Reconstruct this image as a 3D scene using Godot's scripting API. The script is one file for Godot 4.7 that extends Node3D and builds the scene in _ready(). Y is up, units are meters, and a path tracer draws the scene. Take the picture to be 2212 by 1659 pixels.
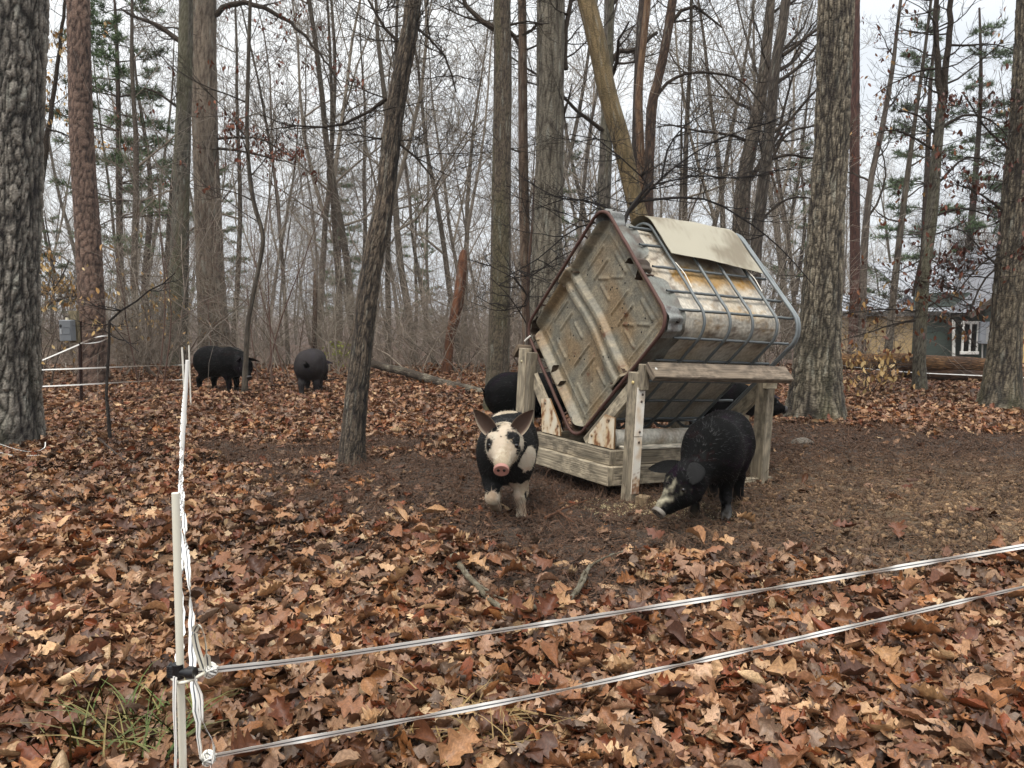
extends Node3D
# A pen of pigs in a bare winter wood: an old liquid tote turned into a hog feeder, oak leaf litter, white tape fence.

const F := 1661.6          # focal length, in pixels of a 2212 x 1659 picture
const CX := 1106.0
const CY := 829.5
const PITCH := 0.09599
const EYE := 1.1

var rng := RandomNumberGenerator.new()
var nz_big := FastNoiseLite.new()
var nz_mid := FastNoiseLite.new()
var nz_fine := FastNoiseLite.new()
var nz_cell := FastNoiseLite.new()
var names := {}
var M := {}
var leaf_meshes: Array[ArrayMesh] = []


# ---------------------------------------------------------------- mesh building
class MB:
	var v := PackedVector3Array()
	var n := PackedVector3Array()
	var t := PackedVector2Array()
	var c := PackedColorArray()
	var i := PackedInt32Array()

	func vert(p: Vector3, nn: Vector3, uv: Vector2, col: Color) -> int:
		v.append(p)
		n.append(nn)
		t.append(uv)
		c.append(col)
		return v.size() - 1

	func tri(a: int, b: int, d: int) -> void:      # counter-clockwise in; Godot wants clockwise
		i.append(a)
		i.append(d)
		i.append(b)

	func quad(a: int, b: int, d: int, e: int) -> void:
		tri(a, b, d)
		tri(a, d, e)

	func flat(p: Array, col: Color, uvs: Array = []) -> void:   # a flat polygon, counter-clockwise
		var nn: Vector3 = (p[1] - p[0]).cross(p[2] - p[0]).normalized()
		var b := v.size()
		for k in p.size():
			vert(p[k], nn, uvs[k] if uvs.size() else Vector2(p[k].x + p[k].z, p[k].y), col)
		for k in range(1, p.size() - 1):
			tri(b, b + k, b + k + 1)

	func smooth(from := 0) -> void:
		for k in range(from, n.size()):
			n[k] = Vector3.ZERO
		for k in range(0, i.size(), 3):
			var a := i[k]
			if a < from:
				continue
			var b := i[k + 1]
			var d := i[k + 2]
			var nn := (v[d] - v[a]).cross(v[b] - v[a])
			n[a] += nn
			n[b] += nn
			n[d] += nn
		for k in range(from, n.size()):
			n[k] = n[k].normalized() if n[k].length_squared() > 1e-20 else Vector3.UP

	func commit() -> ArrayMesh:
		for k in range(0, i.size(), 3):      # faces turn the way their normals look
			var a := i[k]
			var b := i[k + 1]
			var d := i[k + 2]
			if (v[d] - v[a]).cross(v[b] - v[a]).dot(n[a] + n[b] + n[d]) < 0.0:
				i[k + 1] = d
				i[k + 2] = b
		var arr := []
		arr.resize(Mesh.ARRAY_MAX)
		arr[Mesh.ARRAY_VERTEX] = v
		arr[Mesh.ARRAY_NORMAL] = n
		arr[Mesh.ARRAY_TEX_UV] = t
		arr[Mesh.ARRAY_COLOR] = c
		arr[Mesh.ARRAY_INDEX] = i
		var m := ArrayMesh.new()
		m.add_surface_from_arrays(Mesh.PRIMITIVE_TRIANGLES, arr)
		return m

	# a round tapered tube along points
	func tube(p: PackedVector3Array, r: PackedFloat32Array, sides: int, col: Color, uvl := 1.0, cap := false, around := 1.0) -> void:
		var u := Vector3.ZERO
		var cnt := p.size()
		var base := v.size()
		var along := 0.0
		for k in cnt:
			var tg := (p[mini(k + 1, cnt - 1)] - p[maxi(k - 1, 0)]).normalized()
			if k == 0:
				u = tg.cross(Vector3(0.31, 0.2, 0.93) if absf(tg.y) > 0.6 else Vector3.UP).normalized()
			else:
				u = (u - tg * u.dot(tg)).normalized()
				along += p[k].distance_to(p[k - 1])
			var w := tg.cross(u)
			for s in sides + 1:
				var a := TAU * s / sides
				var d := u * cos(a) + w * sin(a)
				v.append(p[k] + d * r[k])
				n.append(d)
				t.append(Vector2(around * s / sides, along * uvl))
				c.append(col)
		for k in cnt - 1:
			for s in sides:
				var a := base + k * (sides + 1) + s
				var b := a + sides + 1
				i.append(a)
				i.append(b)
				i.append(a + 1)
				i.append(a + 1)
				i.append(b)
				i.append(b + 1)
		if cap:
			for e in 2:
				var ring := base + (cnt - 1) * (sides + 1) * e
				var nn: Vector3 = (p[1] - p[0]).normalized() * -1.0 if e == 0 else (p[cnt - 1] - p[cnt - 2]).normalized()
				var mid := vert(p[(cnt - 1) * e], nn, Vector2(0.5, 0.5), col)
				var first := v.size()
				for s in sides + 1:
					vert(v[ring + s], nn, Vector2(0.5 + 0.3 * cos(TAU * s / sides), 0.5 + 0.3 * sin(TAU * s / sides)), col)
				for s in sides:
					if e == 0:
						tri(mid, first + s + 1, first + s)
					else:
						tri(mid, first + s, first + s + 1)

	# a box with chamfered edges; grain (u) runs along the longest side
	func box(x: Transform3D, size: Vector3, bev: float, col: Color, uvs := 1.0) -> void:
		var h := size * 0.5
		bev = minf(bev, minf(h.x, minf(h.y, h.z)) * 0.6)
		var longest := h.max_axis_index()
		var off := Vector2(x.origin.x * 1.37 + x.origin.y * 2.1, x.origin.z * 1.71 + x.origin.y)
		for ax in 3:
			var b := (ax + 1) % 3
			var d := (ax + 2) % 3
			for sg in [-1.0, 1.0]:
				var q := []
				var uv := []
				for k in [[-1, -1], [1, -1], [1, 1], [-1, 1]]:
					var pp := Vector3.ZERO
					pp[ax] = h[ax] * sg
					pp[b] = (h[b] - bev) * k[0]
					pp[d] = (h[d] - bev) * k[1]
					q.append(x * pp)
					uv.append((Vector2(pp[d], pp[b]) if longest == d else Vector2(pp[b], pp[d])) * uvs + off)
				if sg < 0:
					q.reverse()
					uv.reverse()
				flat(q, col, uv)
		if bev <= 0.0:
			return
		for ax in 3:
			var b := (ax + 1) % 3
			var d := (ax + 2) % 3
			for s1 in [-1.0, 1.0]:
				for s2 in [-1.0, 1.0]:
					var q := []
					for k in [[0, -1], [0, 1], [1, 1], [1, -1]]:
						var pp := Vector3.ZERO
						pp[ax] = (h[ax] - bev) * k[1]
						pp[b] = (h[b] if k[0] == 0 else h[b] - bev) * s1
						pp[d] = (h[d] - bev if k[0] == 0 else h[d]) * s2
						q.append(x * pp)
					var out := Vector3.ZERO
					out[b] = s1
					out[d] = s2
					if (q[1] - q[0]).cross(q[2] - q[0]).dot(x.basis * out) < 0:
						q.reverse()
					flat(q, col, [off, off + Vector2(size[ax] * uvs, 0), off + Vector2(size[ax] * uvs, 0.01), off + Vector2(0, 0.01)])
		for s0 in [-1.0, 1.0]:
			for s1 in [-1.0, 1.0]:
				for s2 in [-1.0, 1.0]:
					var sg := Vector3(s0, s1, s2)
					var q := []
					for ax in 3:
						var pp := (h - Vector3.ONE * bev) * sg
						pp[ax] = h[ax] * sg[ax]
						q.append(x * pp)
					if (q[1] - q[0]).cross(q[2] - q[0]).dot(x.basis * sg) < 0:
						q.reverse()
					flat(q, col)

	func ball(o: Vector3, r: Vector3, basis: Basis, seg: int, col: Color) -> void:
		var base := v.size()
		for a in seg + 1:
			var th := PI * a / seg
			for b in seg * 2 + 1:
				var ph := PI * b / seg
				var d := Vector3(sin(th) * cos(ph), cos(th), sin(th) * sin(ph))
				vert(o + basis * (d * r), (basis * (d / r)).normalized(), Vector2(float(b) / seg, float(a) / seg), col)
		var w := seg * 2 + 1
		for a in seg:
			for b in seg * 2:
				var q := base + a * w + b
				quad(q, q + 1, q + w + 1, q + w)

	# a flat band with a stripe pattern across it, turned about its length by `twist` radians at each point
	func ribbon(p: PackedVector3Array, twist: PackedFloat32Array, width: float, cols: Array) -> void:
		var cnt := p.size()
		var lines := [-1.0, -0.26, -0.2, 0.2, 0.26, 1.0]
		var lc := [0, 0, 1, 1, 0, 0]
		for face in [1.0, -1.0]:
			var base := v.size()
			for k in cnt:
				var tg := (p[mini(k + 1, cnt - 1)] - p[maxi(k - 1, 0)]).normalized()
				var side := tg.cross(Vector3.UP if absf(tg.y) < 0.95 else Vector3.RIGHT).normalized()
				var up := side.cross(tg)
				var a: Vector3 = up * cos(twist[k]) + side * sin(twist[k])
				var nn: Vector3 = tg.cross(a).normalized() * face
				for l in 6:
					vert(p[k] + a * lines[l] * width * 0.5 + nn * (0.0007 + 0.0004 * (1.0 - absf(lines[l]))), nn, Vector2(lines[l], k), cols[lc[l]])
			for k in cnt - 1:
				for l in 5:
					var q := base + k * 6 + l
					if face > 0:
						quad(q, q + 6, q + 7, q + 1)
					else:
						quad(q, q + 1, q + 7, q + 6)


# ---------------------------------------------------------------- naming and tagging
func numbered(called: String) -> String:
	if not names.has(called):
		names[called] = 0
		return called
	names[called] += 1
	return "%s_%03d" % [called, names[called]]


func tag(o: Node3D, label: String, category: String, group := "", kind := "") -> Node3D:
	if label:
		o.set_meta("label", label)
	if category:
		o.set_meta("category", category)
	if group:
		o.set_meta("group", group)
	if kind:
		o.set_meta("kind", kind)
	return o


func thing(called: String, label: String, category: String, at := Vector3.ZERO, turn := 0.0, group := "") -> Node3D:
	var o := Node3D.new()
	o.name = numbered(called)
	add_child(o)
	o.position = at
	o.rotation.y = turn
	tag(o, label, category, group)
	return o


func part(called: String, mesh: Mesh, mat: Material, parent: Node3D, label := "") -> MeshInstance3D:
	var o := MeshInstance3D.new()
	o.mesh = mesh
	o.material_override = mat
	o.name = numbered(called) if parent == self else called
	parent.add_child(o, true)
	if label:
		o.set_meta("label", label)
	return o


func stuff(called: String, mm: MultiMesh, mat: Material, parent: Node3D) -> MultiMeshInstance3D:
	var o := MultiMeshInstance3D.new()
	o.multimesh = mm
	o.material_override = mat
	o.name = called
	parent.add_child(o, true)
	o.set_meta("kind", "stuff")
	return o


# ---------------------------------------------------------------- places
func ray(x: float, y: float) -> Vector3:
	var dy := -(y - CY) / F
	return Vector3((x - CX) / F, dy * cos(PITCH) - sin(PITCH), -(cos(PITCH) + dy * sin(PITCH)))


func px(x: float, y: float, d: float) -> Vector3:
	var r := ray(x, y)
	return Vector3(0, EYE, 0) + r * (d / -r.z)


func gy(x: float, z: float) -> float:
	var d := -z
	var y := 0.05 * nz_big.get_noise_2d(x * 40.0, z * 40.0) + 0.022 * nz_mid.get_noise_2d(x * 90.0, z * 90.0)
	y -= 0.9 * smoothstep(13.0, 27.0, d)
	y -= 2.5 * smoothstep(30.0, 120.0, Vector2(x, z).length())
	return y


func gp(x: float, y: float) -> Vector3:
	var lo := 0.8
	var hi := 45.0
	for k in 40:
		var m := (lo + hi) * 0.5
		var p := px(x, y, m)
		if p.y > gy(p.x, p.z):
			lo = m
		else:
			hi = m
	var q := px(x, y, lo)
	q.y = gy(q.x, q.z)
	return q


func soil(x: float, z: float) -> float:      # where the pigs have rooted up the leaves: 1 bare, 0 covered
	var d := -z
	var n := nz_big.get_noise_2d(x * 85.0 + 50.0, z * 85.0) + 0.5 * nz_mid.get_noise_2d(x * 130.0, z * 130.0)
	var q := Vector2((x - 2.3) / 3.9, (d - 5.1) / 2.15).length() + n * 0.34
	var m := 1.0 - smoothstep(0.72, 1.08, q)
	q = Vector2((x + 1.75) / 1.25, (d - 6.0) / 0.55).length() + n * 0.5
	m = maxf(m, 0.9 * (1.0 - smoothstep(0.6, 1.15, q)))
	q = Vector2((x + 0.7) / 1.2, (d - 5.0) / 0.75).length() + n * 0.55
	m = maxf(m, 0.85 * (1.0 - smoothstep(0.5, 1.2, q)))
	q = Vector2((x - 1.1) / 1.9, (d - 3.75) / 0.75).length() + n * 0.4
	m = maxf(m, 0.97 * (1.0 - smoothstep(0.7, 1.1, q)))
	q = Vector2((x + 0.75) / 1.5, (d - 4.3) / 0.95).length() + n * 0.6
	m = maxf(m, 0.72 * (1.0 - smoothstep(0.45, 1.15, q)))
	q = Vector2((x - 0.1) / 0.6, (d - 3.0) / 0.3).length() + n * 0.6
	m = maxf(m, 0.75 * (1.0 - smoothstep(0.45, 1.2, q)))
	return m


func s8(r: int, g: int, b: int) -> Color:      # an 8-bit sRGB colour as the linear value of a vertex
	return Color8(r, g, b).srgb_to_linear()


func rv() -> Vector3:
	return Vector3(rng.randf_range(-1, 1), rng.randf_range(-1, 1), rng.randf_range(-1, 1))


func curve(pts: Array, ds: float) -> PackedVector3Array:      # a smooth line through points, about ds apart
	var out := PackedVector3Array()
	for k in pts.size() - 1:
		var p0: Vector3 = pts[maxi(k - 1, 0)]
		var p1: Vector3 = pts[k]
		var p2: Vector3 = pts[k + 1]
		var p3: Vector3 = pts[mini(k + 2, pts.size() - 1)]
		var cnt := maxi(1, int(p1.distance_to(p2) / ds))
		for j in cnt:
			out.append(p1.cubic_interpolate(p2, p0, p3, float(j) / cnt))
	out.append(pts[pts.size() - 1])
	return out


func taper(cnt: int, a: float, b: float) -> PackedFloat32Array:
	var r := PackedFloat32Array()
	for k in cnt:
		r.append(lerpf(a, b, float(k) / maxi(cnt - 1, 1)))
	return r


func rope(mb: MB, pts: Array, r: float, col: Color, ds := 0.1, sides := 5) -> void:
	var p := curve(pts, ds)
	mb.tube(p, taper(p.size(), r, r), sides, col, 1.0, true)


# ---------------------------------------------------------------- materials
func mat(color := Color.WHITE, rough := 0.8, vertex := true, metal := 0.0) -> StandardMaterial3D:
	var m := StandardMaterial3D.new()
	m.albedo_color = color
	m.roughness = rough
	m.metallic = metal
	m.vertex_color_use_as_albedo = vertex
	m.cull_mode = BaseMaterial3D.CULL_DISABLED
	return m


func tex_from(size: Vector2i, f: Callable) -> ImageTexture:
	var im := Image.create(size.x, size.y, false, Image.FORMAT_RGB8)
	for y in size.y:
		for x in size.x:
			im.set_pixel(x, y, f.call(x, y))
	return ImageTexture.create_from_image(im)


func noise_tex(noise: FastNoiseLite, w: int, h: int, lo: Color, hi: Color, power := 1.0) -> ImageTexture:
	var im := noise.get_seamless_image(w, h)
	var out := Image.create(w, h, false, Image.FORMAT_RGB8)
	for y in h:
		for x in w:
			out.set_pixel(x, y, lo.lerp(hi, pow(im.get_pixel(x, y).r, power)))
	return ImageTexture.create_from_image(out)


func fnl(type: int, freq: float, oct: int, sd: int) -> FastNoiseLite:
	var n := FastNoiseLite.new()
	n.noise_type = type
	n.frequency = freq
	n.fractal_octaves = oct
	n.fractal_type = FastNoiseLite.FRACTAL_FBM if oct > 1 else FastNoiseLite.FRACTAL_NONE
	n.seed = sd
	return n


func make_materials() -> void:
	var cellular := fnl(FastNoiseLite.TYPE_CELLULAR, 0.035, 1, 5)
	cellular.cellular_distance_function = FastNoiseLite.DISTANCE_EUCLIDEAN
	cellular.cellular_return_type = FastNoiseLite.RETURN_DISTANCE2_SUB
	cellular.domain_warp_enabled = true
	cellular.domain_warp_amplitude = 18.0
	cellular.domain_warp_frequency = 0.02
	var bark_h := noise_tex(cellular, 512, 256, Color.BLACK, Color.WHITE, 0.6)
	var fine := fnl(FastNoiseLite.TYPE_SIMPLEX_SMOOTH, 0.05, 4, 9)
	var fine_t := noise_tex(fine, 256, 256, Color(0.68, 0.68, 0.68), Color(1, 1, 1))
	var fine_h := noise_tex(fine, 256, 256, Color.BLACK, Color.WHITE)
	var bark_t := noise_tex(cellular, 512, 256, Color(0.45, 0.42, 0.39), Color(1, 1, 1), 0.5)
	# bark of the near trunks, whose plates are real relief: colour in the vertices, grain in the texture
	var b := mat(Color.WHITE, 0.92)
	b.albedo_texture = fine_t
	b.heightmap_enabled = true
	b.heightmap_texture = fine_h
	b.heightmap_scale = 0.6
	b.uv1_scale = Vector3(3, 3, 1)
	M.bark = b
	var fb := mat(Color.WHITE, 0.92)
	fb.albedo_texture = bark_t
	fb.heightmap_enabled = true
	fb.heightmap_texture = bark_h
	fb.heightmap_scale = 1.5
	M.far_bark = fb
	M.twig = mat(Color.WHITE, 0.85)
	# timber: grain runs along u
	var grain := fnl(FastNoiseLite.TYPE_SIMPLEX_SMOOTH, 0.03, 4, 21)
	var gi := Image.create(512, 512, false, Image.FORMAT_RGB8)
	var gh := Image.create(512, 512, false, Image.FORMAT_RGB8)
	for y in 512:
		for x in 512:
			var a := absf(sin(TAU * x / 512.0)) # fold so that the ends meet
			var q := grain.get_noise_2d(a * 60.0 + y * 0.15, y * 2.2) + 0.55 * grain.get_noise_2d(a * 16.0 + 300.0, y * 6.0)
			var stain := grain.get_noise_2d(a * 90.0 + 900.0, y * 0.5)
			var k := clampf(0.84 + q * 0.12 + stain * 0.34, 0.3, 1.0)
			gi.set_pixel(x, y, Color(k, k * 0.985, k * 0.96))
			gh.set_pixel(x, y, Color(1, 1, 1) * clampf(0.5 + q * 0.7, 0, 1))
	var w := mat(Color.WHITE, 0.86)
	w.albedo_texture = ImageTexture.create_from_image(gi)
	w.heightmap_enabled = true
	w.heightmap_texture = ImageTexture.create_from_image(gh)
	w.heightmap_scale = 0.3
	w.uv1_scale = Vector3(0.8, 2.2, 1)
	M.wood = w
	var tri := mat(Color.WHITE, 0.9)
	tri.albedo_texture = fine_t
	tri.heightmap_enabled = true
	tri.heightmap_texture = fine_h
	tri.heightmap_scale = 2.5
	tri.uv1_triplanar = true
	tri.uv1_world_triplanar = true
	tri.uv1_scale = Vector3(2.2, 2.2, 2.2)
	M.earth = tri
	var dirty := tri.duplicate()
	dirty.uv1_world_triplanar = false
	dirty.uv1_scale = Vector3(3, 3, 3)
	dirty.heightmap_scale = 0.15
	dirty.roughness = 0.55
	M.plastic = dirty
	var galv: StandardMaterial3D = dirty.duplicate()
	galv.metallic = 0.12
	galv.roughness = 0.55
	galv.heightmap_scale = 0.1
	galv.uv1_scale = Vector3(5, 5, 5)
	M.galvanised = galv
	M.steel = mat(Color.WHITE, 0.5, true, 0.2)
	M.rust = mat(Color.WHITE, 0.7, true, 0.15)
	M.paint = mat(Color.WHITE, 0.5)
	var sh := mat(Color.WHITE, 0.5)
	M.sheet = sh
	M.tape = mat(Color.WHITE, 0.6)
	M.black_plastic = mat(s8(22, 22, 24).linear_to_srgb(), 0.35, false)
	var leaf := mat(Color.WHITE, 0.6)
	leaf.metallic_specular = 0.4
	leaf.albedo_texture = fine_t
	leaf.roughness = 0.46
	leaf.uv1_scale = Vector3(0.8, 0.8, 1)
	leaf.backlight_enabled = true
	leaf.backlight = Color(0.2, 0.2, 0.2)
	M.leaf = leaf
	var hide := mat(Color.WHITE, 0.62)
	hide.heightmap_enabled = true
	var hn := fnl(FastNoiseLite.TYPE_SIMPLEX_SMOOTH, 0.09, 3, 33)
	hide.heightmap_texture = noise_tex(hn, 256, 256, Color.BLACK, Color.WHITE)
	hide.heightmap_scale = 0.35
	hide.uv1_triplanar = true
	hide.uv1_scale = Vector3(3, 12, 9)
	hide.metallic_specular = 0.13
	M.hide = hide
	M.hair = mat(Color.WHITE, 0.55)
	M.eye = mat(s8(14, 10, 9).linear_to_srgb(), 0.08, false)
	M.house = mat(Color.WHITE, 0.8)
	M.pane = mat(Color(0.05, 0.06, 0.07), 0.08, false)
	var needle := mat(Color.WHITE, 0.7)
	M.needle = needle


# ---------------------------------------------------------------- trees
# Trunk with real bark relief. style: oak, shag, pine, smooth, mossy
func trunk(cent: PackedVector3Array, rad: PackedFloat32Array, sides: int, style: String, tone: Color, dark: Color, moss := 0.0, flare := 0.35) -> ArrayMesh:
	var mb := MB.new()
	var r0 := rad[cent.size() / 2]
	var cw := 0.032
	var cl := 0.12
	var amp := 0.02
	if style == "shag":
		cw = 0.06; cl = 0.5; amp = 0.012
	elif style == "pine":
		cw = 0.075; cl = 0.14; amp = 0.016
	elif style == "mossy":
		cw = 0.04; cl = 0.09; amp = 0.008
	elif style == "smooth":
		cw = 0.09; cl = 0.6; amp = 0.004
	amp *= clampf(r0 / 0.17, 0.35, 1.15)
	cw *= clampf(r0 / 0.17, 0.4, 1.1)
	cl *= clampf(r0 / 0.17, 0.5, 1.1)
	var off := rng.randf() * 100.0
	var along := 0.0
	var u := Vector3.ZERO
	var cnt := cent.size()
	var lobes := rng.randi_range(3, 5)
	var ph := rng.randf() * TAU
	var y0 := cent[0].y
	var lich := s8(168, 170, 158)
	var mc := s8(86, 86, 50)
	for k in cnt:
		var tg := (cent[mini(k + 1, cnt - 1)] - cent[maxi(k - 1, 0)]).normalized()
		if k == 0:
			u = tg.cross(Vector3(0, 0, 1)).normalized()
		else:
			u = (u - tg * u.dot(tg)).normalized()
			along += cent[k].distance_to(cent[k - 1])
		var w := tg.cross(u)
		var hgt := maxf(cent[k].y - y0, 0.0)
		var fl := flare * exp(-hgt / 0.22)
		for s in sides + 1:
			var a := TAU * (s % sides) / sides
			var ca := cos(a)
			var sa := sin(a)
			var x := ca * r0 / cw
			var z := sa * r0 / cw
			var y := along / cl
			var wob := nz_mid.get_noise_3d(ca * 40.0 + off * 7.0, along * 45.0, sa * 40.0)
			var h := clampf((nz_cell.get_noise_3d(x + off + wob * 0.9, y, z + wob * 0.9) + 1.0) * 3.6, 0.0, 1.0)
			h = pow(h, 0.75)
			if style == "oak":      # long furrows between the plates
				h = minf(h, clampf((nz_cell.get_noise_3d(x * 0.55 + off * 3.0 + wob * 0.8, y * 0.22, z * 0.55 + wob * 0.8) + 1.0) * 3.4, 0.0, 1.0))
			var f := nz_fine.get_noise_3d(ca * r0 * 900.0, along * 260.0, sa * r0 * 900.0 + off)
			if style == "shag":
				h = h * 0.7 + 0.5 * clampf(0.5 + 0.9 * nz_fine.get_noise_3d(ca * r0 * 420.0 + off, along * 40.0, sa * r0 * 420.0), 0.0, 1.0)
			var r := rad[k] * (1.0 + fl * (0.65 + 0.5 * cos(lobes * a + ph) * minf(1.0, exp(-hgt / 0.4) * 1.3)) + 0.045 * wob) + amp * (h - 0.6) + amp * 0.28 * f
			var d := u * ca + w * sa
			var col := dark.lerp(tone, clampf(h * 1.05 - 0.05 + f * 0.5, 0.0, 1.1))  # fissures: darker inner bark, deepened with painted-in shade for the deep gaps
			var patch := nz_big.get_noise_3d(ca * 50.0 + off, along * 55.0, sa * 50.0)
			col = col * (1.0 + 0.45 * patch)
			if style != "pine":
				col = col.lerp(lich, clampf((nz_mid.get_noise_3d(ca * 120.0, along * 130.0 + off, sa * 120.0) - 0.28) * 2.2, 0.0, 0.5) * h)
			var ms := moss * exp(-hgt / 0.5) * clampf(0.6 + 1.6 * patch + wob, 0.0, 1.0)
			if style == "mossy":
				ms = maxf(ms, clampf(patch * 2.0, 0.0, 0.35))
			col = col.lerp(mc, ms)
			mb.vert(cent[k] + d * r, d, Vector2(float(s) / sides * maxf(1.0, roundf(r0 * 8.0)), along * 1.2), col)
	for k in cnt - 1:
		for s in sides:
			var a := k * (sides + 1) + s
			var b := a + sides + 1
			mb.quad(a, a + 1, b + 1, b)
	mb.smooth()
	for k in cnt:      # one normal along the seam
		var a := k * (sides + 1)
		var nn := (mb.n[a] + mb.n[a + sides]).normalized()
		mb.n[a] = nn
		mb.n[a + sides] = nn
	return mb.commit()


# Branches that split and split again, as tubes in one mesh
func grow(mb: MB, p: Vector3, dir: Vector3, r: float, length: float, lvl: int, col: Color, o: Dictionary) -> void:
	var wander: float = o.get("wander", 0.28)
	var up: float = o.get("up", 0.1)
	var step: float = maxf(length / (6 if lvl > 1 else (5 if lvl == 1 else 3)), 0.03)
	var cnt := int(length / step) + 1
	var pts := PackedVector3Array([p])
	var rad := PackedFloat32Array([r])
	var d := dir.normalized()
	var q := p
	var rmin: float = o.get("rmin", 0.0018)
	var r_end := maxf(r * 0.3, rmin)
	var drift := rv() * wander * 0.5
	for k in range(1, cnt):
		d = (d + rv() * wander + drift * 0.5 + Vector3.UP * up * (1.0 if lvl < 2 else 0.6)).normalized()
		q += d * step
		pts.append(q)
		rad.append(maxf(lerpf(r, r_end, pow(float(k) / (cnt - 1), 0.8)), rmin))
	mb.tube(pts, rad, 6 if r > 0.03 else (4 if r > 0.008 else 3), col, 2.0)
	if lvl <= 0:
		if o.has("leaves"):
			o.leaves.append(q)
		return
	var kids: int = o.get("kids", 5)
	kids = maxi(2, kids + rng.randi_range(-1, 1))
	for k in kids:
		var f := lerpf(o.get("from", 0.2), 1.0, (k + rng.randf()) / kids)
		var at := minf(f * (cnt - 1), cnt - 1.001)
		var ai := int(at)
		var pp := pts[ai].lerp(pts[ai + 1], at - ai)
		var tg := (pts[ai + 1] - pts[ai]).normalized()
		var side := tg.cross(rv()).normalized()
		var ang := deg_to_rad(rng.randf_range(28, 62))
		var rr := lerpf(rad[ai], rad[ai + 1], at - ai)
		grow(mb, pp, tg * cos(ang) + side * sin(ang), maxf(rr * rng.randf_range(0.5, 0.75), rmin), length * rng.randf_range(0.38, 0.62) * (1.15 - 0.4 * f), lvl - 1, col, o)


func crown_on(mb: MB, cent: PackedVector3Array, rad: PackedFloat32Array, from: float, cnt: int, length: float, lvl: int, col: Color, o := {}) -> void:
	for k in cnt:
		var f := lerpf(from, 1.0, (k + rng.randf() * 0.9) / cnt)
		var ai := clampi(int(f * (cent.size() - 1)), 0, cent.size() - 2)
		var tg := (cent[ai + 1] - cent[ai]).normalized()
		var a := rng.randf() * TAU
		var side := Vector3(cos(a), 0, sin(a))
		var lift: float = rng.randf_range(0.35, 1.0) if not o.has("flat") else rng.randf_range(-0.1, 0.45)
		var r := rad[ai]
		grow(mb, cent[ai] + side * r * 0.3, (side + tg * lift).normalized(), clampf(r * rng.randf_range(0.25, 0.5), 0.006, 0.09), length * rng.randf_range(0.6, 1.15) * (1.1 - 0.5 * f), lvl, col, o)


# A leaf-tuft mesh on the given points (dead leaves still hanging)
func hanging_leaves(pts: Array, share: float, size: float, cols: Array, each := 3) -> ArrayMesh:
	var mb := MB.new()
	for p in pts:
		if rng.randf() > share:
			continue
		for j in each:
			var o: Vector3 = p + rv() * size * 0.8
			var d := (Vector3(0, -1, 0) + rv() * 0.7).normalized()
			var s := d.cross(rv()).normalized()
			var l := size * rng.randf_range(0.7, 1.25)
			var c: Color = cols[rng.randi() % cols.size()] * rng.randf_range(0.75, 1.15)
			var nn := d.cross(s)
			var b := mb.v.size()
			for q in [[0.0, 0.0, 0.0], [0.35, 0.22, 0.12], [0.7, 0.19, 0.05], [1.0, 0.0, -0.1], [0.7, -0.19, 0.1], [0.35, -0.22, 0.16]]:
				mb.vert(o + (d * q[0] + s * q[1] + nn * q[2]) * l, (nn + s * q[1]).normalized(), Vector2(q[0], q[1]), c)
			mb.tri(b, b + 1, b + 5)
			mb.tri(b + 1, b + 2, b + 4)
			mb.tri(b + 1, b + 4, b + 5)
			mb.tri(b + 2, b + 3, b + 4)
	return mb.commit()


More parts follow.
